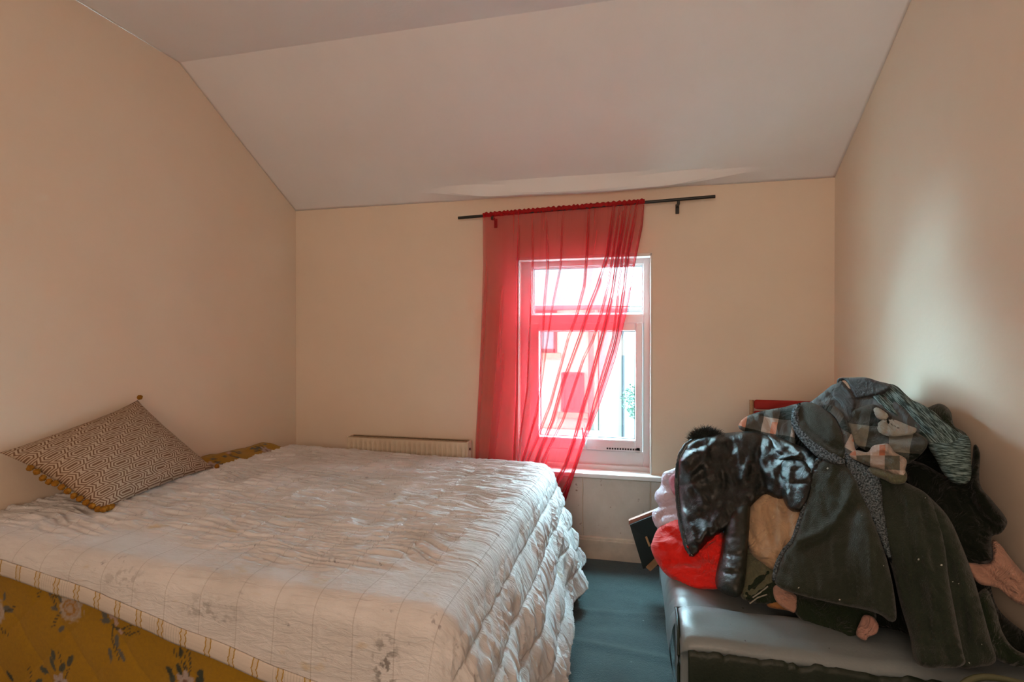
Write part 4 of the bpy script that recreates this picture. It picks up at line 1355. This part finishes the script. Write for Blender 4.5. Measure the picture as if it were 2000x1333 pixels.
part(garment('jacket_body', [(1322, 910), (1326, 892), (1338, 872), (1352, 860), (1384, 851), (1420, 846), (1470, 843), (1500, 850), (1528, 860), (1550, 872), (1566, 892), (1562, 930), (1548, 962), (1522, 976), (1498, 966), (1484, 972), (1466, 990), (1450, 1004), (1440, 1022), (1415, 1036), (1396, 1050), (1380, 1062), (1362, 1082), (1351, 1088), (1340, 1070), (1330, 1030), (1325, 985), (1321, 945)],
    M_PUF, 0.070, 0.040, 20, 0.07,
    [([(1384, 872), (1372, 900), (1345, 930)], 6, 0.016), ([(1384, 872), (1405, 900), (1415, 945), (1412, 1000)], 6, -0.018), ([(1330, 905), (1360, 885), (1384, 874)], 5, 0.014), ([(1340, 880), (1375, 868)], 4, -0.012),
     ([(1420, 855), (1425, 900), (1440, 950)], 10, -0.020), ([(1450, 850), (1462, 890), (1450, 940)], 9, 0.018), ([(1485, 852), (1478, 900), (1490, 950)], 8, -0.022), ([(1505, 862), (1515, 900), (1510, 950)], 9, 0.016),
     ([(1340, 960), (1365, 940), (1395, 925)], 6, 0.010), ([(1335, 1000), (1352, 1030), (1358, 1060)], 7, 0.014), ([(1370, 1050), (1395, 1020), (1412, 1000), (1416, 960)], 5, 0.014), ([(1345, 1020), (1375, 1000), (1400, 970)], 6, -0.008)],
    0.016, 70, (2.2, 4.5), 21, 5.0, grain=20), jk, 'glossy creased body')
part(garment('sleeve', [(1424, 1000), (1440, 985), (1463, 982), (1464, 1020), (1461, 1060), (1458, 1110), (1452, 1152), (1440, 1167), (1420, 1163), (1402, 1151), (1397, 1136), (1400, 1112), (1408, 1080), (1414, 1040)],
    M_PUFM, 0.075, 0.050, 26, 0.06, [([(1405, 1115), (1430, 1120), (1455, 1112)], 3, -0.010), ([(1408, 1080), (1435, 1086), (1460, 1080)], 3, -0.010), ([(1414, 1045), (1440, 1050), (1462, 1045)], 3, -0.010)], 0.006, 15, seed=22, step=5), jk, 'hanging matt sleeve')
part(garment('sleeve', [(1526, 902), (1545, 896), (1573, 900), (1590, 925), (1584, 968), (1572, 994), (1553, 1001), (1537, 991), (1527, 965), (1522, 930)],
    M_PUF, 0.105, 0.045, 24, 0.05, [([(1530, 940), (1555, 946), (1585, 940)], 3, -0.010), ([(1545, 900), (1540, 940), (1540, 980)], 5, 0.012), ([(1530, 915), (1556, 918), (1585, 922)], 3, -0.008)], 0.008, 15, seed=23, step=5), jk, 'glossy folded sleeve')
part(garment('shoulder', [(1500, 850), (1530, 858), (1553, 868), (1580, 880), (1606, 900), (1612, 925), (1590, 935), (1566, 915), (1545, 905), (1522, 905), (1508, 880)],
    M_PUF, 0.085, 0.035, 14, 0.05, [([(1520, 880), (1545, 868), (1560, 885)], 4, 0.012), ([(1515, 900), (1545, 892), (1562, 890)], 3, 0.014), ([(1575, 890), (1590, 912)], 5, 0.012)], 0.012, 20, (2.5, 5), seed=24, step=4.5), jk)
z = MB()
zl = [(1362, 858), (1345, 866), (1332, 880), (1325, 895), (1322, 915), (1320, 945), (1323, 985), (1329, 1030), (1339, 1070), (1351, 1088)]
zl = spline(zl, 6)[:60]
zl = np.array([p for p in zl if p[1] >= 855])
sp_ = []
for a, c in zip([(1352, 860), (1338, 870), (1327, 888), (1322, 912), (1320, 945), (1323, 985), (1329, 1030), (1339, 1070)], [(1338, 870), (1327, 888), (1322, 912), (1320, 945), (1323, 985), (1329, 1030), (1339, 1070), (1351, 1088)]):
    for k in range(6): sp_.append((a[0] + (c[0] - a[0]) * k / 6, a[1] + (c[1] - a[1]) * k / 6))
wp = heap_tube(sp_, 0.085, 0)
z.tube(wp, [0.0075 if i % 2 else 0.0055 for i in range(len(wp))], 8)
zp = z.build('zip_edge', mat('dark_zip_binding', (0.03, 0.05, 0.06), 0.3, 0.6, 0.3, 60), jk, True); zp.location = -Vector(jk.location)
zt2 = MB()
for i in range(0, len(wp) - 1):
    for f_ in (0.0, 0.5):
        p = wp[i].lerp(wp[i + 1], f_) + Vector((0.006, -0.009, 0))
        zt2.box(p.x - 0.002, p.x + 0.002, p.y - 0.001, p.y + 0.002, p.z - 0.0012, p.z + 0.0012)
zt2 = zt2.build('zip_teeth', mat('zip_metal', (0.4, 0.45, 0.45), 0.3, 0.5, 0.1, 30, metal=0.8), jk); zt2.location = -Vector(jk.location)
# fur trim: many tapering hairs
rng = random.Random(9)
fv, ff = [], []
for k in range(2600):
    px = rng.uniform(1352, 1408); py = 864 - 17 * math.sin((px - 1348) / 64 * math.pi) + rng.uniform(-5, 14)
    Y0 = float(heap_depth(np.array([px]), np.array([py]))[0]) - 0.03 + rng.uniform(-0.03, 0.04)
    p = at(px, py, Y0)
    a = rng.uniform(-1.3, 1.3); L = rng.uniform(0.020, 0.048)
    d_ = Vector((math.sin(a) * 0.8 + (px - 1378) / 60, rng.uniform(-0.8, 0.4), abs(math.cos(a)) + 0.2)).normalized()
    s_ = d_.cross(Vector((rng.random(), rng.random(), rng.random()))).normalized() * 0.0011
    m_ = p + d_ * L * 0.55 + Vector((0, 0, -0.002)); e_ = p + d_ * L + Vector((0.004 * math.sin(a), 0, -0.005))
    i = len(fv); s2 = s_.cross(d_)
    fv += [p + s_, p - s_ * .5 + s2 * .87, p - s_ * .5 - s2 * .87, m_ + s_ * .8, m_ - s_ * .4 + s2 * .7, m_ - s_ * .4 - s2 * .7, e_]
    ff += [(i, i + 1, i + 4, i + 3), (i + 1, i + 2, i + 5, i + 4), (i + 2, i, i + 3, i + 5), (i + 3, i + 4, i + 6), (i + 4, i + 5, i + 6), (i + 5, i + 3, i + 6)]
fo = obj('fur_trim', fv, ff, mat('black_fur', (0.012, 0.018, 0.016), 0.6, 0.4), jk, False); fo.location = -Vector(jk.location); fo['kind'] = 'stuff'; fo['label'] = 'fluffy black fur on the hood edge'

# checked shirt left
o = garment('checked_shirt', [(1444, 838), (1446, 824), (1462, 812), (1490, 803), (1530, 796), (1560, 790), (1568, 812), (1552, 835), (1552, 872), (1525, 862), (1500, 858), (1470, 850)],
    M_PLD2, 0.045, 0.018, 8, 0.06, [([(1455, 835), (1475, 822), (1490, 830)], 4, 0.012), ([(1490, 806), (1485, 840)], 5, -0.012), ([(1510, 805), (1508, 850)], 5, 0.008)], 0.014, 70, seed=31, step=4.5, grain=12)
tag(o, 'pink and charcoal checked shirt above the puffer jacket, left of the coat hood', 'shirt', G)
# right: knitted melange sweater
sw = empty('sweater', (0.95, 2.1, 0.6), 'blue grey melange knitted sweater lying over the top right of the heap', 'sweater', G)
part(garment('sweater_body', [(1702, 772), (1718, 757), (1735, 750), (1752, 755), (1768, 770), (1782, 782), (1800, 790), (1826, 806), (1842, 822), (1862, 838), (1880, 850), (1870, 866), (1840, 880), (1815, 870), (1795, 852), (1770, 835), (1745, 815), (1722, 800), (1706, 788)],
    M_MEL, 0.065, 0.028, 12, 0.06, [([(1725, 770), (1760, 810), (1800, 850)], 5, -0.014), ([(1745, 762), (1790, 810), (1840, 860)], 7, 0.014), ([(1770, 780), (1810, 815), (1850, 850)], 4, -0.010), ([(1715, 775), (1745, 805)], 4, 0.010)], 0.014, 45, (1.2, 7), seed=32, step=4.5, grain=45), sw)
part(garment('sleeve', [(1812, 864), (1835, 862), (1862, 858), (1885, 850), (1894, 862), (1897, 900), (1896, 935), (1884, 946), (1862, 944), (1843, 926), (1828, 898), (1815, 878)],
    M_MEL, 0.080, 0.030, 16, 0.05, [([(1860, 862), (1862, 900), (1880, 935)], 4, -0.010), ([(1830, 868), (1842, 905), (1865, 935)], 5, 0.006)], 0.010, 75, (1.2, 6), seed=33, step=4.5, grain=6), sw)
# slate top shirt
ts = empty('cotton_shirt', (0.75, 2.5, 0.6), 'slate blue cotton shirt crowning the very top of the heap', 'shirt', G)
part(garment('shirt_body', [(1568, 792), (1585, 784), (1606, 768), (1632, 750), (1660, 760), (1700, 775), (1735, 772), (1772, 800), (1800, 826), (1794, 848), (1760, 840), (1720, 836), (1690, 860), (1668, 880), (1652, 862), (1655, 838), (1635, 812), (1600, 800)],
    M_GBL, 0.070, 0.018, 8, 0.08, [([(1600, 795), (1630, 780), (1655, 820)], 5, 0.014), ([(1590, 790), (1625, 772), (1645, 800)], 5, -0.010), ([(1650, 800), (1665, 830), (1668, 870)], 5, 0.012), ([(1680, 800), (1665, 820), (1672, 860)], 4, -0.012), ([(1700, 790), (1690, 815), (1700, 840)], 5, -0.008), ([(1640, 775), (1660, 800), (1680, 840)], 4, -0.010)], 0.016, 60, seed=34, step=4.5), ts)
part(garment('collar', [(1634, 748), (1638, 739), (1660, 738), (1692, 738), (1715, 745), (1736, 750), (1742, 756), (1728, 770), (1700, 775), (1672, 779), (1664, 766), (1655, 748), (1645, 744), (1632, 764)],
    M_GBD, 0.085, 0.022, 7, 0.08, [([(1660, 745), (1668, 765), (1674, 778)], 3, 0.010), ([(1672, 778), (1710, 770), (1736, 758)], 3, 0.010)], 0.008, 5, seed=35, step=4), ts, 'upturned dark collar')
part(garment('placket', [(1626, 772), (1634, 750), (1642, 744), (1652, 752), (1664, 770), (1672, 790), (1668, 806), (1662, 830), (1650, 810), (1640, 788)],
    M_GBD, 0.100, 0.014, 7, 0.05, [([(1634, 752), (1628, 772)], 2.5, 0.008), ([(1642, 746), (1660, 768), (1671, 790)], 2.5, 0.010)], 0.004, 70, seed=36, step=4), ts)
# flannel with salmon stripe
fl = empty('flannel_shirt', (0.7, 2.3, 0.6), 'flannel shirt with dark, cream and salmon checks in the middle of the heap', 'shirt', G)
part(garment('shirt_body', [(1660, 808), (1680, 796), (1705, 790), (1725, 800), (1750, 818), (1775, 836), (1796, 848), (1812, 862), (1806, 880), (1785, 900), (1765, 908), (1740, 900), (1712, 892), (1690, 880), (1668, 866), (1656, 840)],
    M_PLD3, 0.100, 0.018, 8, 0.06, [([(1680, 805), (1672, 835), (1680, 865)], 4, -0.014), ([(1705, 850), (1740, 858), (1790, 850)], 5, -0.014), ([(1700, 870), (1740, 868), (1790, 872)], 4, 0.010), ([(1715, 820), (1760, 835)], 5, 0.010)], 0.016, 15, seed=37, step=4.5, grain=8), fl)
part(garment('front_band', [(1606, 795), (1620, 790), (1634, 796), (1646, 810), (1656, 828), (1664, 848), (1668, 866), (1672, 880), (1690, 892), (1700, 905), (1695, 912), (1676, 905), (1660, 896), (1650, 880), (1646, 855), (1640, 832), (1628, 812)],
    M_PLD2, 0.125, 0.014, 7, 0.03, [([(1646, 812), (1660, 850)], 4, 0.006)], 0.003, 60, seed=38, step=4, grain=-60), fl, 'band with pink and salmon checks')
part(garment('cuff', [(1694, 884), (1704, 872), (1720, 868), (1736, 868), (1748, 884), (1770, 898), (1768, 920), (1768, 932), (1752, 930), (1735, 922), (1720, 918), (1700, 912), (1660, 892), (1672, 880)],
    M_PLD4, 0.140, 0.013, 7, 0.03, [([(1700, 878), (1715, 890), (1735, 905)], 3.5, -0.014), ([(1690, 900), (1720, 908), (1745, 905)], 3, 0.010), ([(1725, 872), (1745, 895)], 4, 0.010), ([(1705, 885), (1725, 880)], 3, 0.012)], 0.012, 30, seed=39, step=3.5), fl, 'rolled cream and salmon cuff')
part(garment('hem_fold', [(1712, 838), (1716, 826), (1732, 818), (1752, 822), (1776, 832), (1790, 838), (1784, 848), (1760, 852), (1738, 853), (1722, 848)],
    M_CRM, 0.128, 0.010, 6, 0.03, [([(1735, 820), (1730, 848)], 3, -0.008), ([(1722, 830), (1745, 845)], 3, 0.008)], 0.004, 30, seed=40, step=3.5), fl, 'pale cream fold')
part(garment('pocket', [(1706, 800), (1716, 797), (1734, 810), (1732, 820), (1714, 818)], M_CRM, 0.132, 0.012, 6, 0.02, wr=0.003, seed=41, step=3.5), fl)
part(garment('tail', [(1700, 912), (1722, 914), (1742, 922), (1766, 918), (1772, 932), (1766, 944), (1745, 946), (1728, 938), (1708, 930), (1696, 920)], M_OLV, 0.13, 0.018, 7, 0.03, [([(1710, 922), (1740, 934), (1765, 930)], 3, 0.008)], 0.003, 20, seed=42, step=3.5), fl)

# fleece coat with sherpa lining
ct = empty('fleece_coat', (0.75, 2.0, 0.5), 'large charcoal fleece coat with grey sherpa lining draped down the front of the heap', 'coat', G)
part(garment('back_panel', [(1552, 1160), (1600, 1168), (1650, 1180), (1700, 1190), (1712, 1205), (1700, 1225), (1684, 1240), (1655, 1250), (1620, 1235), (1585, 1222), (1560, 1208), (1550, 1185)],
    M_DKGR, 0.030, 0.020, 12, 0.04, [([(1570, 1175), (1620, 1205), (1660, 1240)], 7, 0.012)], 0.006, 20, seed=51), ct)
part(garment('coat_tail', [(1800, 965), (1825, 980), (1855, 1015), (1880, 1070), (1902, 1130), (1920, 1195), (1935, 1250), (1945, 1292), (1915, 1303), (1870, 1300), (1850, 1220), (1830, 1120), (1810, 1040)],
    M_COAT2, 0.045, 0.022, 11, 0.06, [([(1830, 1000), (1870, 1100), (1905, 1240)], 10, 0.014), ([(1850, 1080), (1880, 1180), (1895, 1290)], 8, -0.014)], 0.011, 75, seed=52, step=7), ct, 'dark rear tail')
part(garment('right_panel', [(1650, 886), (1675, 896), (1705, 915), (1740, 930), (1780, 948), (1812, 968), (1832, 1010), (1845, 1065), (1853, 1130), (1866, 1200), (1880, 1270), (1884, 1298), (1850, 1306), (1792, 1298), (1776, 1240), (1758, 1180), (1744, 1120), (1730, 1078), (1702, 1018), (1676, 962), (1656, 918)],
    M_COAT2, 0.075, 0.026, 13, 0.06, [([(1760, 945), (1790, 1020), (1815, 1120), (1835, 1290)], 9, 0.014), ([(1740, 950), (1775, 1050), (1800, 1180)], 7, -0.010), ([(1785, 955), (1815, 1040)], 5, -0.010), ([(1790, 1255), (1840, 1268), (1878, 1262)], 4, -0.006)], 0.012, 75, seed=53, step=6), ct, 'napped right front panel')
part(garment('sherpa_lining', [(1646, 880), (1660, 884), (1685, 904), (1712, 922), (1722, 950), (1724, 985), (1730, 1020), (1736, 1060), (1742, 1100), (1730, 1082), (1702, 1020), (1676, 964), (1655, 920)],
    M_SHER, 0.118, 0.016, 9, 0.03, wr=0.003, seed=54, step=5), ct, 'grey curly sherpa strip')
part(garment('left_panel', [(1598, 903), (1615, 897), (1640, 899), (1656, 912), (1672, 935), (1690, 972), (1706, 1010), (1720, 1050), (1734, 1100), (1745, 1150), (1751, 1198), (1748, 1214), (1736, 1214), (1720, 1202), (1690, 1192), (1650, 1184), (1610, 1175), (1565, 1164), (1525, 1150), (1512, 1134), (1518, 1110), (1530, 1080), (1548, 1058), (1556, 1036), (1568, 1000), (1578, 965), (1584, 930)],
    M_COAT, 0.110, 0.032, 13, 0.06,
    [([(1668, 945), (1655, 985), (1632, 1020), (1600, 1045), (1560, 1060)], 10, 0.026), ([(1650, 1000), (1620, 1045), (1575, 1070)], 14, -0.016), ([(1600, 915), (1590, 960), (1575, 1040)], 4, -0.008),
     ([(1690, 1010), (1700, 1090), (1715, 1190)], 16, 0.014), ([(1655, 1040), (1650, 1110), (1660, 1180)], 14, -0.010), ([(1525, 1138), (1600, 1162), (1690, 1176), (1745, 1190)], 3, -0.005), ([(1615, 910), (1640, 915)], 4, 0.008)],
    0.011, 80, seed=55, step=6), ct, 'smooth left front panel')
part(garment('sherpa_edge', [(1606, 898), (1600, 903), (1588, 925), (1582, 960), (1572, 998), (1560, 1036), (1550, 1060), (1532, 1082), (1520, 1110), (1514, 1134), (1508, 1136), (1512, 1106), (1526, 1076), (1544, 1054), (1553, 1030), (1564, 996), (1575, 958), (1580, 924), (1594, 896)],
    M_SHER, 0.118, 0.014, 5, 0.03, wr=0.002, seed=56, step=4), ct)
part(garment('hood', [(1548, 822), (1550, 800), (1562, 788), (1582, 786), (1606, 796), (1626, 812), (1642, 836), (1650, 862), (1652, 892), (1640, 899), (1612, 895), (1592, 880), (1572, 862), (1556, 844)],
    M_COAT, 0.105, 0.040, 16, 0.06, [([(1562, 800), (1580, 835), (1612, 862), (1640, 880)], 6, -0.022), ([(1580, 795), (1610, 825), (1625, 860)], 8, 0.012), ([(1560, 830), (1590, 862), (1625, 885)], 5, 0.014), ([(1600, 815), (1615, 840)], 6, -0.012)], 0.012, 50, seed=57, step=4.5), ct)
part(garment('sherpa_collar', [(1546, 828), (1547, 802), (1556, 790), (1564, 788), (1560, 805), (1562, 825), (1574, 846), (1592, 862), (1612, 876), (1640, 892), (1652, 902), (1640, 908), (1615, 902), (1595, 892), (1574, 872), (1556, 850)],
    M_SHER, 0.150, 0.016, 7, 0.03, wr=0.003, seed=58, step=4), ct, 'curly sherpa collar edge')
o = garment('glove', [(1672, 1240), (1680, 1215), (1688, 1202), (1705, 1206), (1716, 1222), (1712, 1238), (1696, 1245), (1690, 1252)], M_SAL, 0.075, 0.007, 4, 0.03, wr=0.003, seed=59, step=3.5)
tag(o, 'small pale pink cloth tip hanging below the hem of the fleece coat', 'cloth', G)
o.name = 'handkerchief'

# dark bag at the bottom right corner
BAGM = mat('black_bag_vinyl', (0.012, 0.022, 0.010), 0.35, 0.5, 0.3, 8, 12, 0.3, 0.01)
bg = empty('bag', (0.905, 1.40, 0), 'dark round bag in the bottom right corner before the sofa arm', 'bag')
n1, n2 = 48, 30; vs = []
for i in range(n1):
    a = 2 * math.pi * i / (n1 - 1)
    for j in range(n2):
        w_ = j / (n2 - 1)
        r = 0.19 * (math.sin(min(1, w_ * 1.05) * math.pi * 0.5 + 0.0) ** 0.4 if w_ < 0.6 else 1.0) * (1 if w_ < 0.7 else max(0.0, math.cos((w_ - 0.7) / 0.3 * math.pi / 2)) ** 0.6)
        r *= 1 + 0.04 * math.sin(3 * a) + 0.02 * math.sin(7 * a + w_ * 4)
        vs.append((r * math.cos(a), r * math.sin(a) * 0.85, 0.0 + 0.60 * (w_ ** 0.9)))
o = obj('bag_body', vs, grid(n1, n2), BAGM, bg, True)
b = MB(); b.tube([(0.17 * math.cos(a), 0.145 * math.sin(a), 0.552 + 0.006 * math.sin(4 * a)) for a in np.linspace(0, 2 * math.pi, 40)], 0.008, 8, False); b.build('rim', mat('olive_bag_binding', (0.10, 0.11, 0.06), 0.35, 0.5), bg, True)

# ------------------------------------------------------------------ outside
REND = mat('cream_render', (0.33, 0.30, 0.24), 0.9, 0.1, 0.10, 0.8, 8, 0.2)
SLATE = mat('grey_slate', (0.085, 0.09, 0.09), 0.7, 0.2, 0.15, 1.5)
BRICKB = mat('brown_window_paint', (0.06, 0.035, 0.033), 0.6, 0.3, 0.2, 3)
STONE = mat('sandstone_trim', (0.22, 0.18, 0.13), 0.9, 0.1, 0.1, 3)
WHREN = mat('white_render', (0.30, 0.305, 0.30), 0.9, 0.1, 0.04, 0.8)
CONC = mat('pale_concrete', (0.74, 0.75, 0.74), 0.9, 0.1, 0.1, 0.8)
FENCE = mat('weathered_teal_fence', (0.06, 0.085, 0.085), 0.8, 0.2, 0.5, 6, vscl=(6, 6, 0.6))
OGLASS = mat('house_glass', (0.10, 0.13, 0.14), 0.15, 0.6)
b = MB(); b.box(-30, 30, YB + T + 0.01, 40, -3.3, -3.1); g = b.build('ground_outside', CONC); struct(g)
HY = 13.0
hs = empty('house', (-3.0, HY + 3, -3.1), 'cream rendered house with slate roof and brown window across the yard', 'house')
b = MB(); b.box(-9, -0.95, HY, HY + 7, -3.1, 2.25); place(b.build('wall', REND, hs))
# roof slope with gutter
rv = [(-9.3, HY - 0.35, 2.2), (-0.6, HY - 0.35, 2.2), (-1.6, HY + 3.6, 5.2), (-9.3, HY + 3.6, 5.2), (-0.6, HY + 7.3, 2.2), (-9.3, HY + 7.3, 2.2)]
b = MB()
for q in ((0, 1, 2, 3), (2, 1, 4), (3, 2, 4, 5)): b.poly([rv[i] for i in q])
bmesh.ops.remove_doubles(b.bm, verts=b.bm.verts, dist=1e-4)
rf = place(b.build('roof', SLATE, hs)); rf.modifiers.new('t', 'SOLIDIFY').thickness = 0.08
b = MB(); b.tube([(-9.3, HY - 0.42, 2.14), (-0.6, HY - 0.42, 2.14)], 0.07, 10); place(b.build('gutter', mat('grey_gutter', (0.05, 0.052, 0.06), 0.5, 0.3), hs, True))
b = MB(); b.tube([(-1.04, HY - 0.08, -3.1), (-1.04, HY - 0.08, 2.05)], 0.06, 8); place(b.build('downpipe', mat('brown_pipe', (0.09, 0.075, 0.065), 0.5, 0.3), hs, True))
for (x0, x1, z0, z1, gm) in ((-2.75, -1.93, 1.10, 2.05, OGLASS), (-1.72, -1.26, -0.36, 0.50, BRICKB)):
    b = MB(); b.box(x0, x1, HY - 0.03, HY + 0.05, z0, z1, 0.01); w_ = place(b.build('window', gm, hs))
    b = MB()
    for q in ((x0 - .05, x0 + .03, z0 - .05, z1 + .05), (x1 - .03, x1 + .05, z0 - .05, z1 + .05), (x0, x1, z1 - .02, z1 + .06), (x0, x1, z0 - .05, z0 + .03), ((x0 + x1) / 2 - .02, (x0 + x1) / 2 + .02, z0, z1)):
        b.box(q[0], q[1], HY - 0.06, HY + 0.02, q[2], q[3])
    b.build('frame', BRICKB, w_)
    b = MB(); b.box(x0 - 0.15, x1 + 0.15, HY - 0.10, HY + 0.02, z0 - 0.20, z0 - 0.07); place(b.build('window_ledge', STONE, hs))
b = MB(); b.box(-9, -0.95, HY - 0.05, HY + .01, -0.98, -0.84); place(b.build('string_course', STONE, hs))
h2 = empty('house', (1.5, HY + 4, -3.1), 'white gable house wall seen at the right side of the window', 'house')
b = MB(); b.box(-0.93, 6, HY + 1.2, HY + 8, -3.1, 2.2); place(b.build('wall', WHREN, h2))
b = MB()
for q in (((-0.8, HY + 0.95, 2.16), (6.2, HY + 0.95, 2.16), (6.2, HY + 4.6, 3.3), (0.3, HY + 4.6, 3.3)),): b.poly(q)
r2 = place(b.build('roof', SLATE, h2)); r2.modifiers.new('t', 'SOLIDIFY').thickness = 0.08
b = MB(); b.tube([(-0.8, HY + 0.9, 2.13), (6.2, HY + 0.9, 2.13)], 0.07, 10); place(b.build('gutter', bpy.data.materials['grey_gutter'], h2, True))
b = MB(); b.tube([(-0.30, HY + 1.12, -3.1), (-0.30, HY + 1.12, 2.1)], 0.035, 8); place(b.build('downpipe', bpy.data.materials['grey_gutter'], h2, True))
sh = empty('shed', (-1.2, 10.5, -3.1), 'low white shed with a blue grey roof below the houses', 'shed')
b = MB(); b.box(-3.4, -0.75, 9.6, 11.6, -3.1, -0.62); place(b.build('wall', WHREN, sh))
b = MB(); b.poly([(-0.95, 9.5, -0.60), (-0.20, 9.5, -0.74), (-0.20, 10.0, -0.62), (-0.95, 10.0, -0.42)])
r3 = place(b.build('roof', mat('blue_felt', (0.05, 0.08, 0.09), 0.7, 0.2, 0.3, 3), sh)); r3.modifiers.new('t', 'SOLIDIFY').thickness = 0.06
fe = empty('fence', (0.1, 9.0, -3.1), 'weathered teal board fence at the bottom right of the window view', 'fence')
b = MB()
for k in range(22):
    x = -0.40 + k * 0.105; b.box(x, x + 0.098, 9.0, 9.03, -3.1, -0.47 + 0.02 * math.sin(k * 2.2), 0.004, 1)
place(b.build('boards', FENCE, fe))
b = MB(); b.box(-0.42, 1.92, 9.03, 9.09, -1.0, -0.9); place(b.build('rail', FENCE, fe))
# shrub
rng = random.Random(4); fv, ff = [], []
for k in range(700):
    a, e_, r = rng.uniform(0, 6.28), rng.uniform(-1.4, 1.4), rng.uniform(0.15, 1) ** 0.5
    p = Vector((0.02 + 0.30 * r * math.cos(a) * math.cos(e_), 11.0 + 0.3 * r * math.sin(a) * math.cos(e_), 0.12 + 0.36 * r * math.sin(e_)))
    d_ = Vector((rng.uniform(-1, 1), rng.uniform(-1, 1), rng.uniform(-.4, .6))).normalized() * 0.055; s_ = d_.cross(Vector((rng.uniform(-1, 1), rng.uniform(-1, 1), 1))).normalized() * 0.02
    i = len(fv); fv += [p, p + d_ * .5 + s_, p + d_, p + d_ * .5 - s_]; ff.append((i, i + 1, i + 2, i + 3))
sb = empty('shrub', (0.02, 11.0, -3.1), 'green shrub beyond the right side of the window pane', 'shrub')
place(obj('foliage', fv, ff, mat('leaf_green', (0.06, 0.12, 0.08), 0.6, 0.3, 0.4, 3), sb)); bpy.data.objects['foliage']['kind'] = 'stuff'
b = MB(); b.tube([(0.02, 11, -3.1), (0.04, 11, -1.2), (0.02, 11, 0.1)], [0.04, 0.03, 0.015], 8); place(b.build('stem', STONE, sb, True))
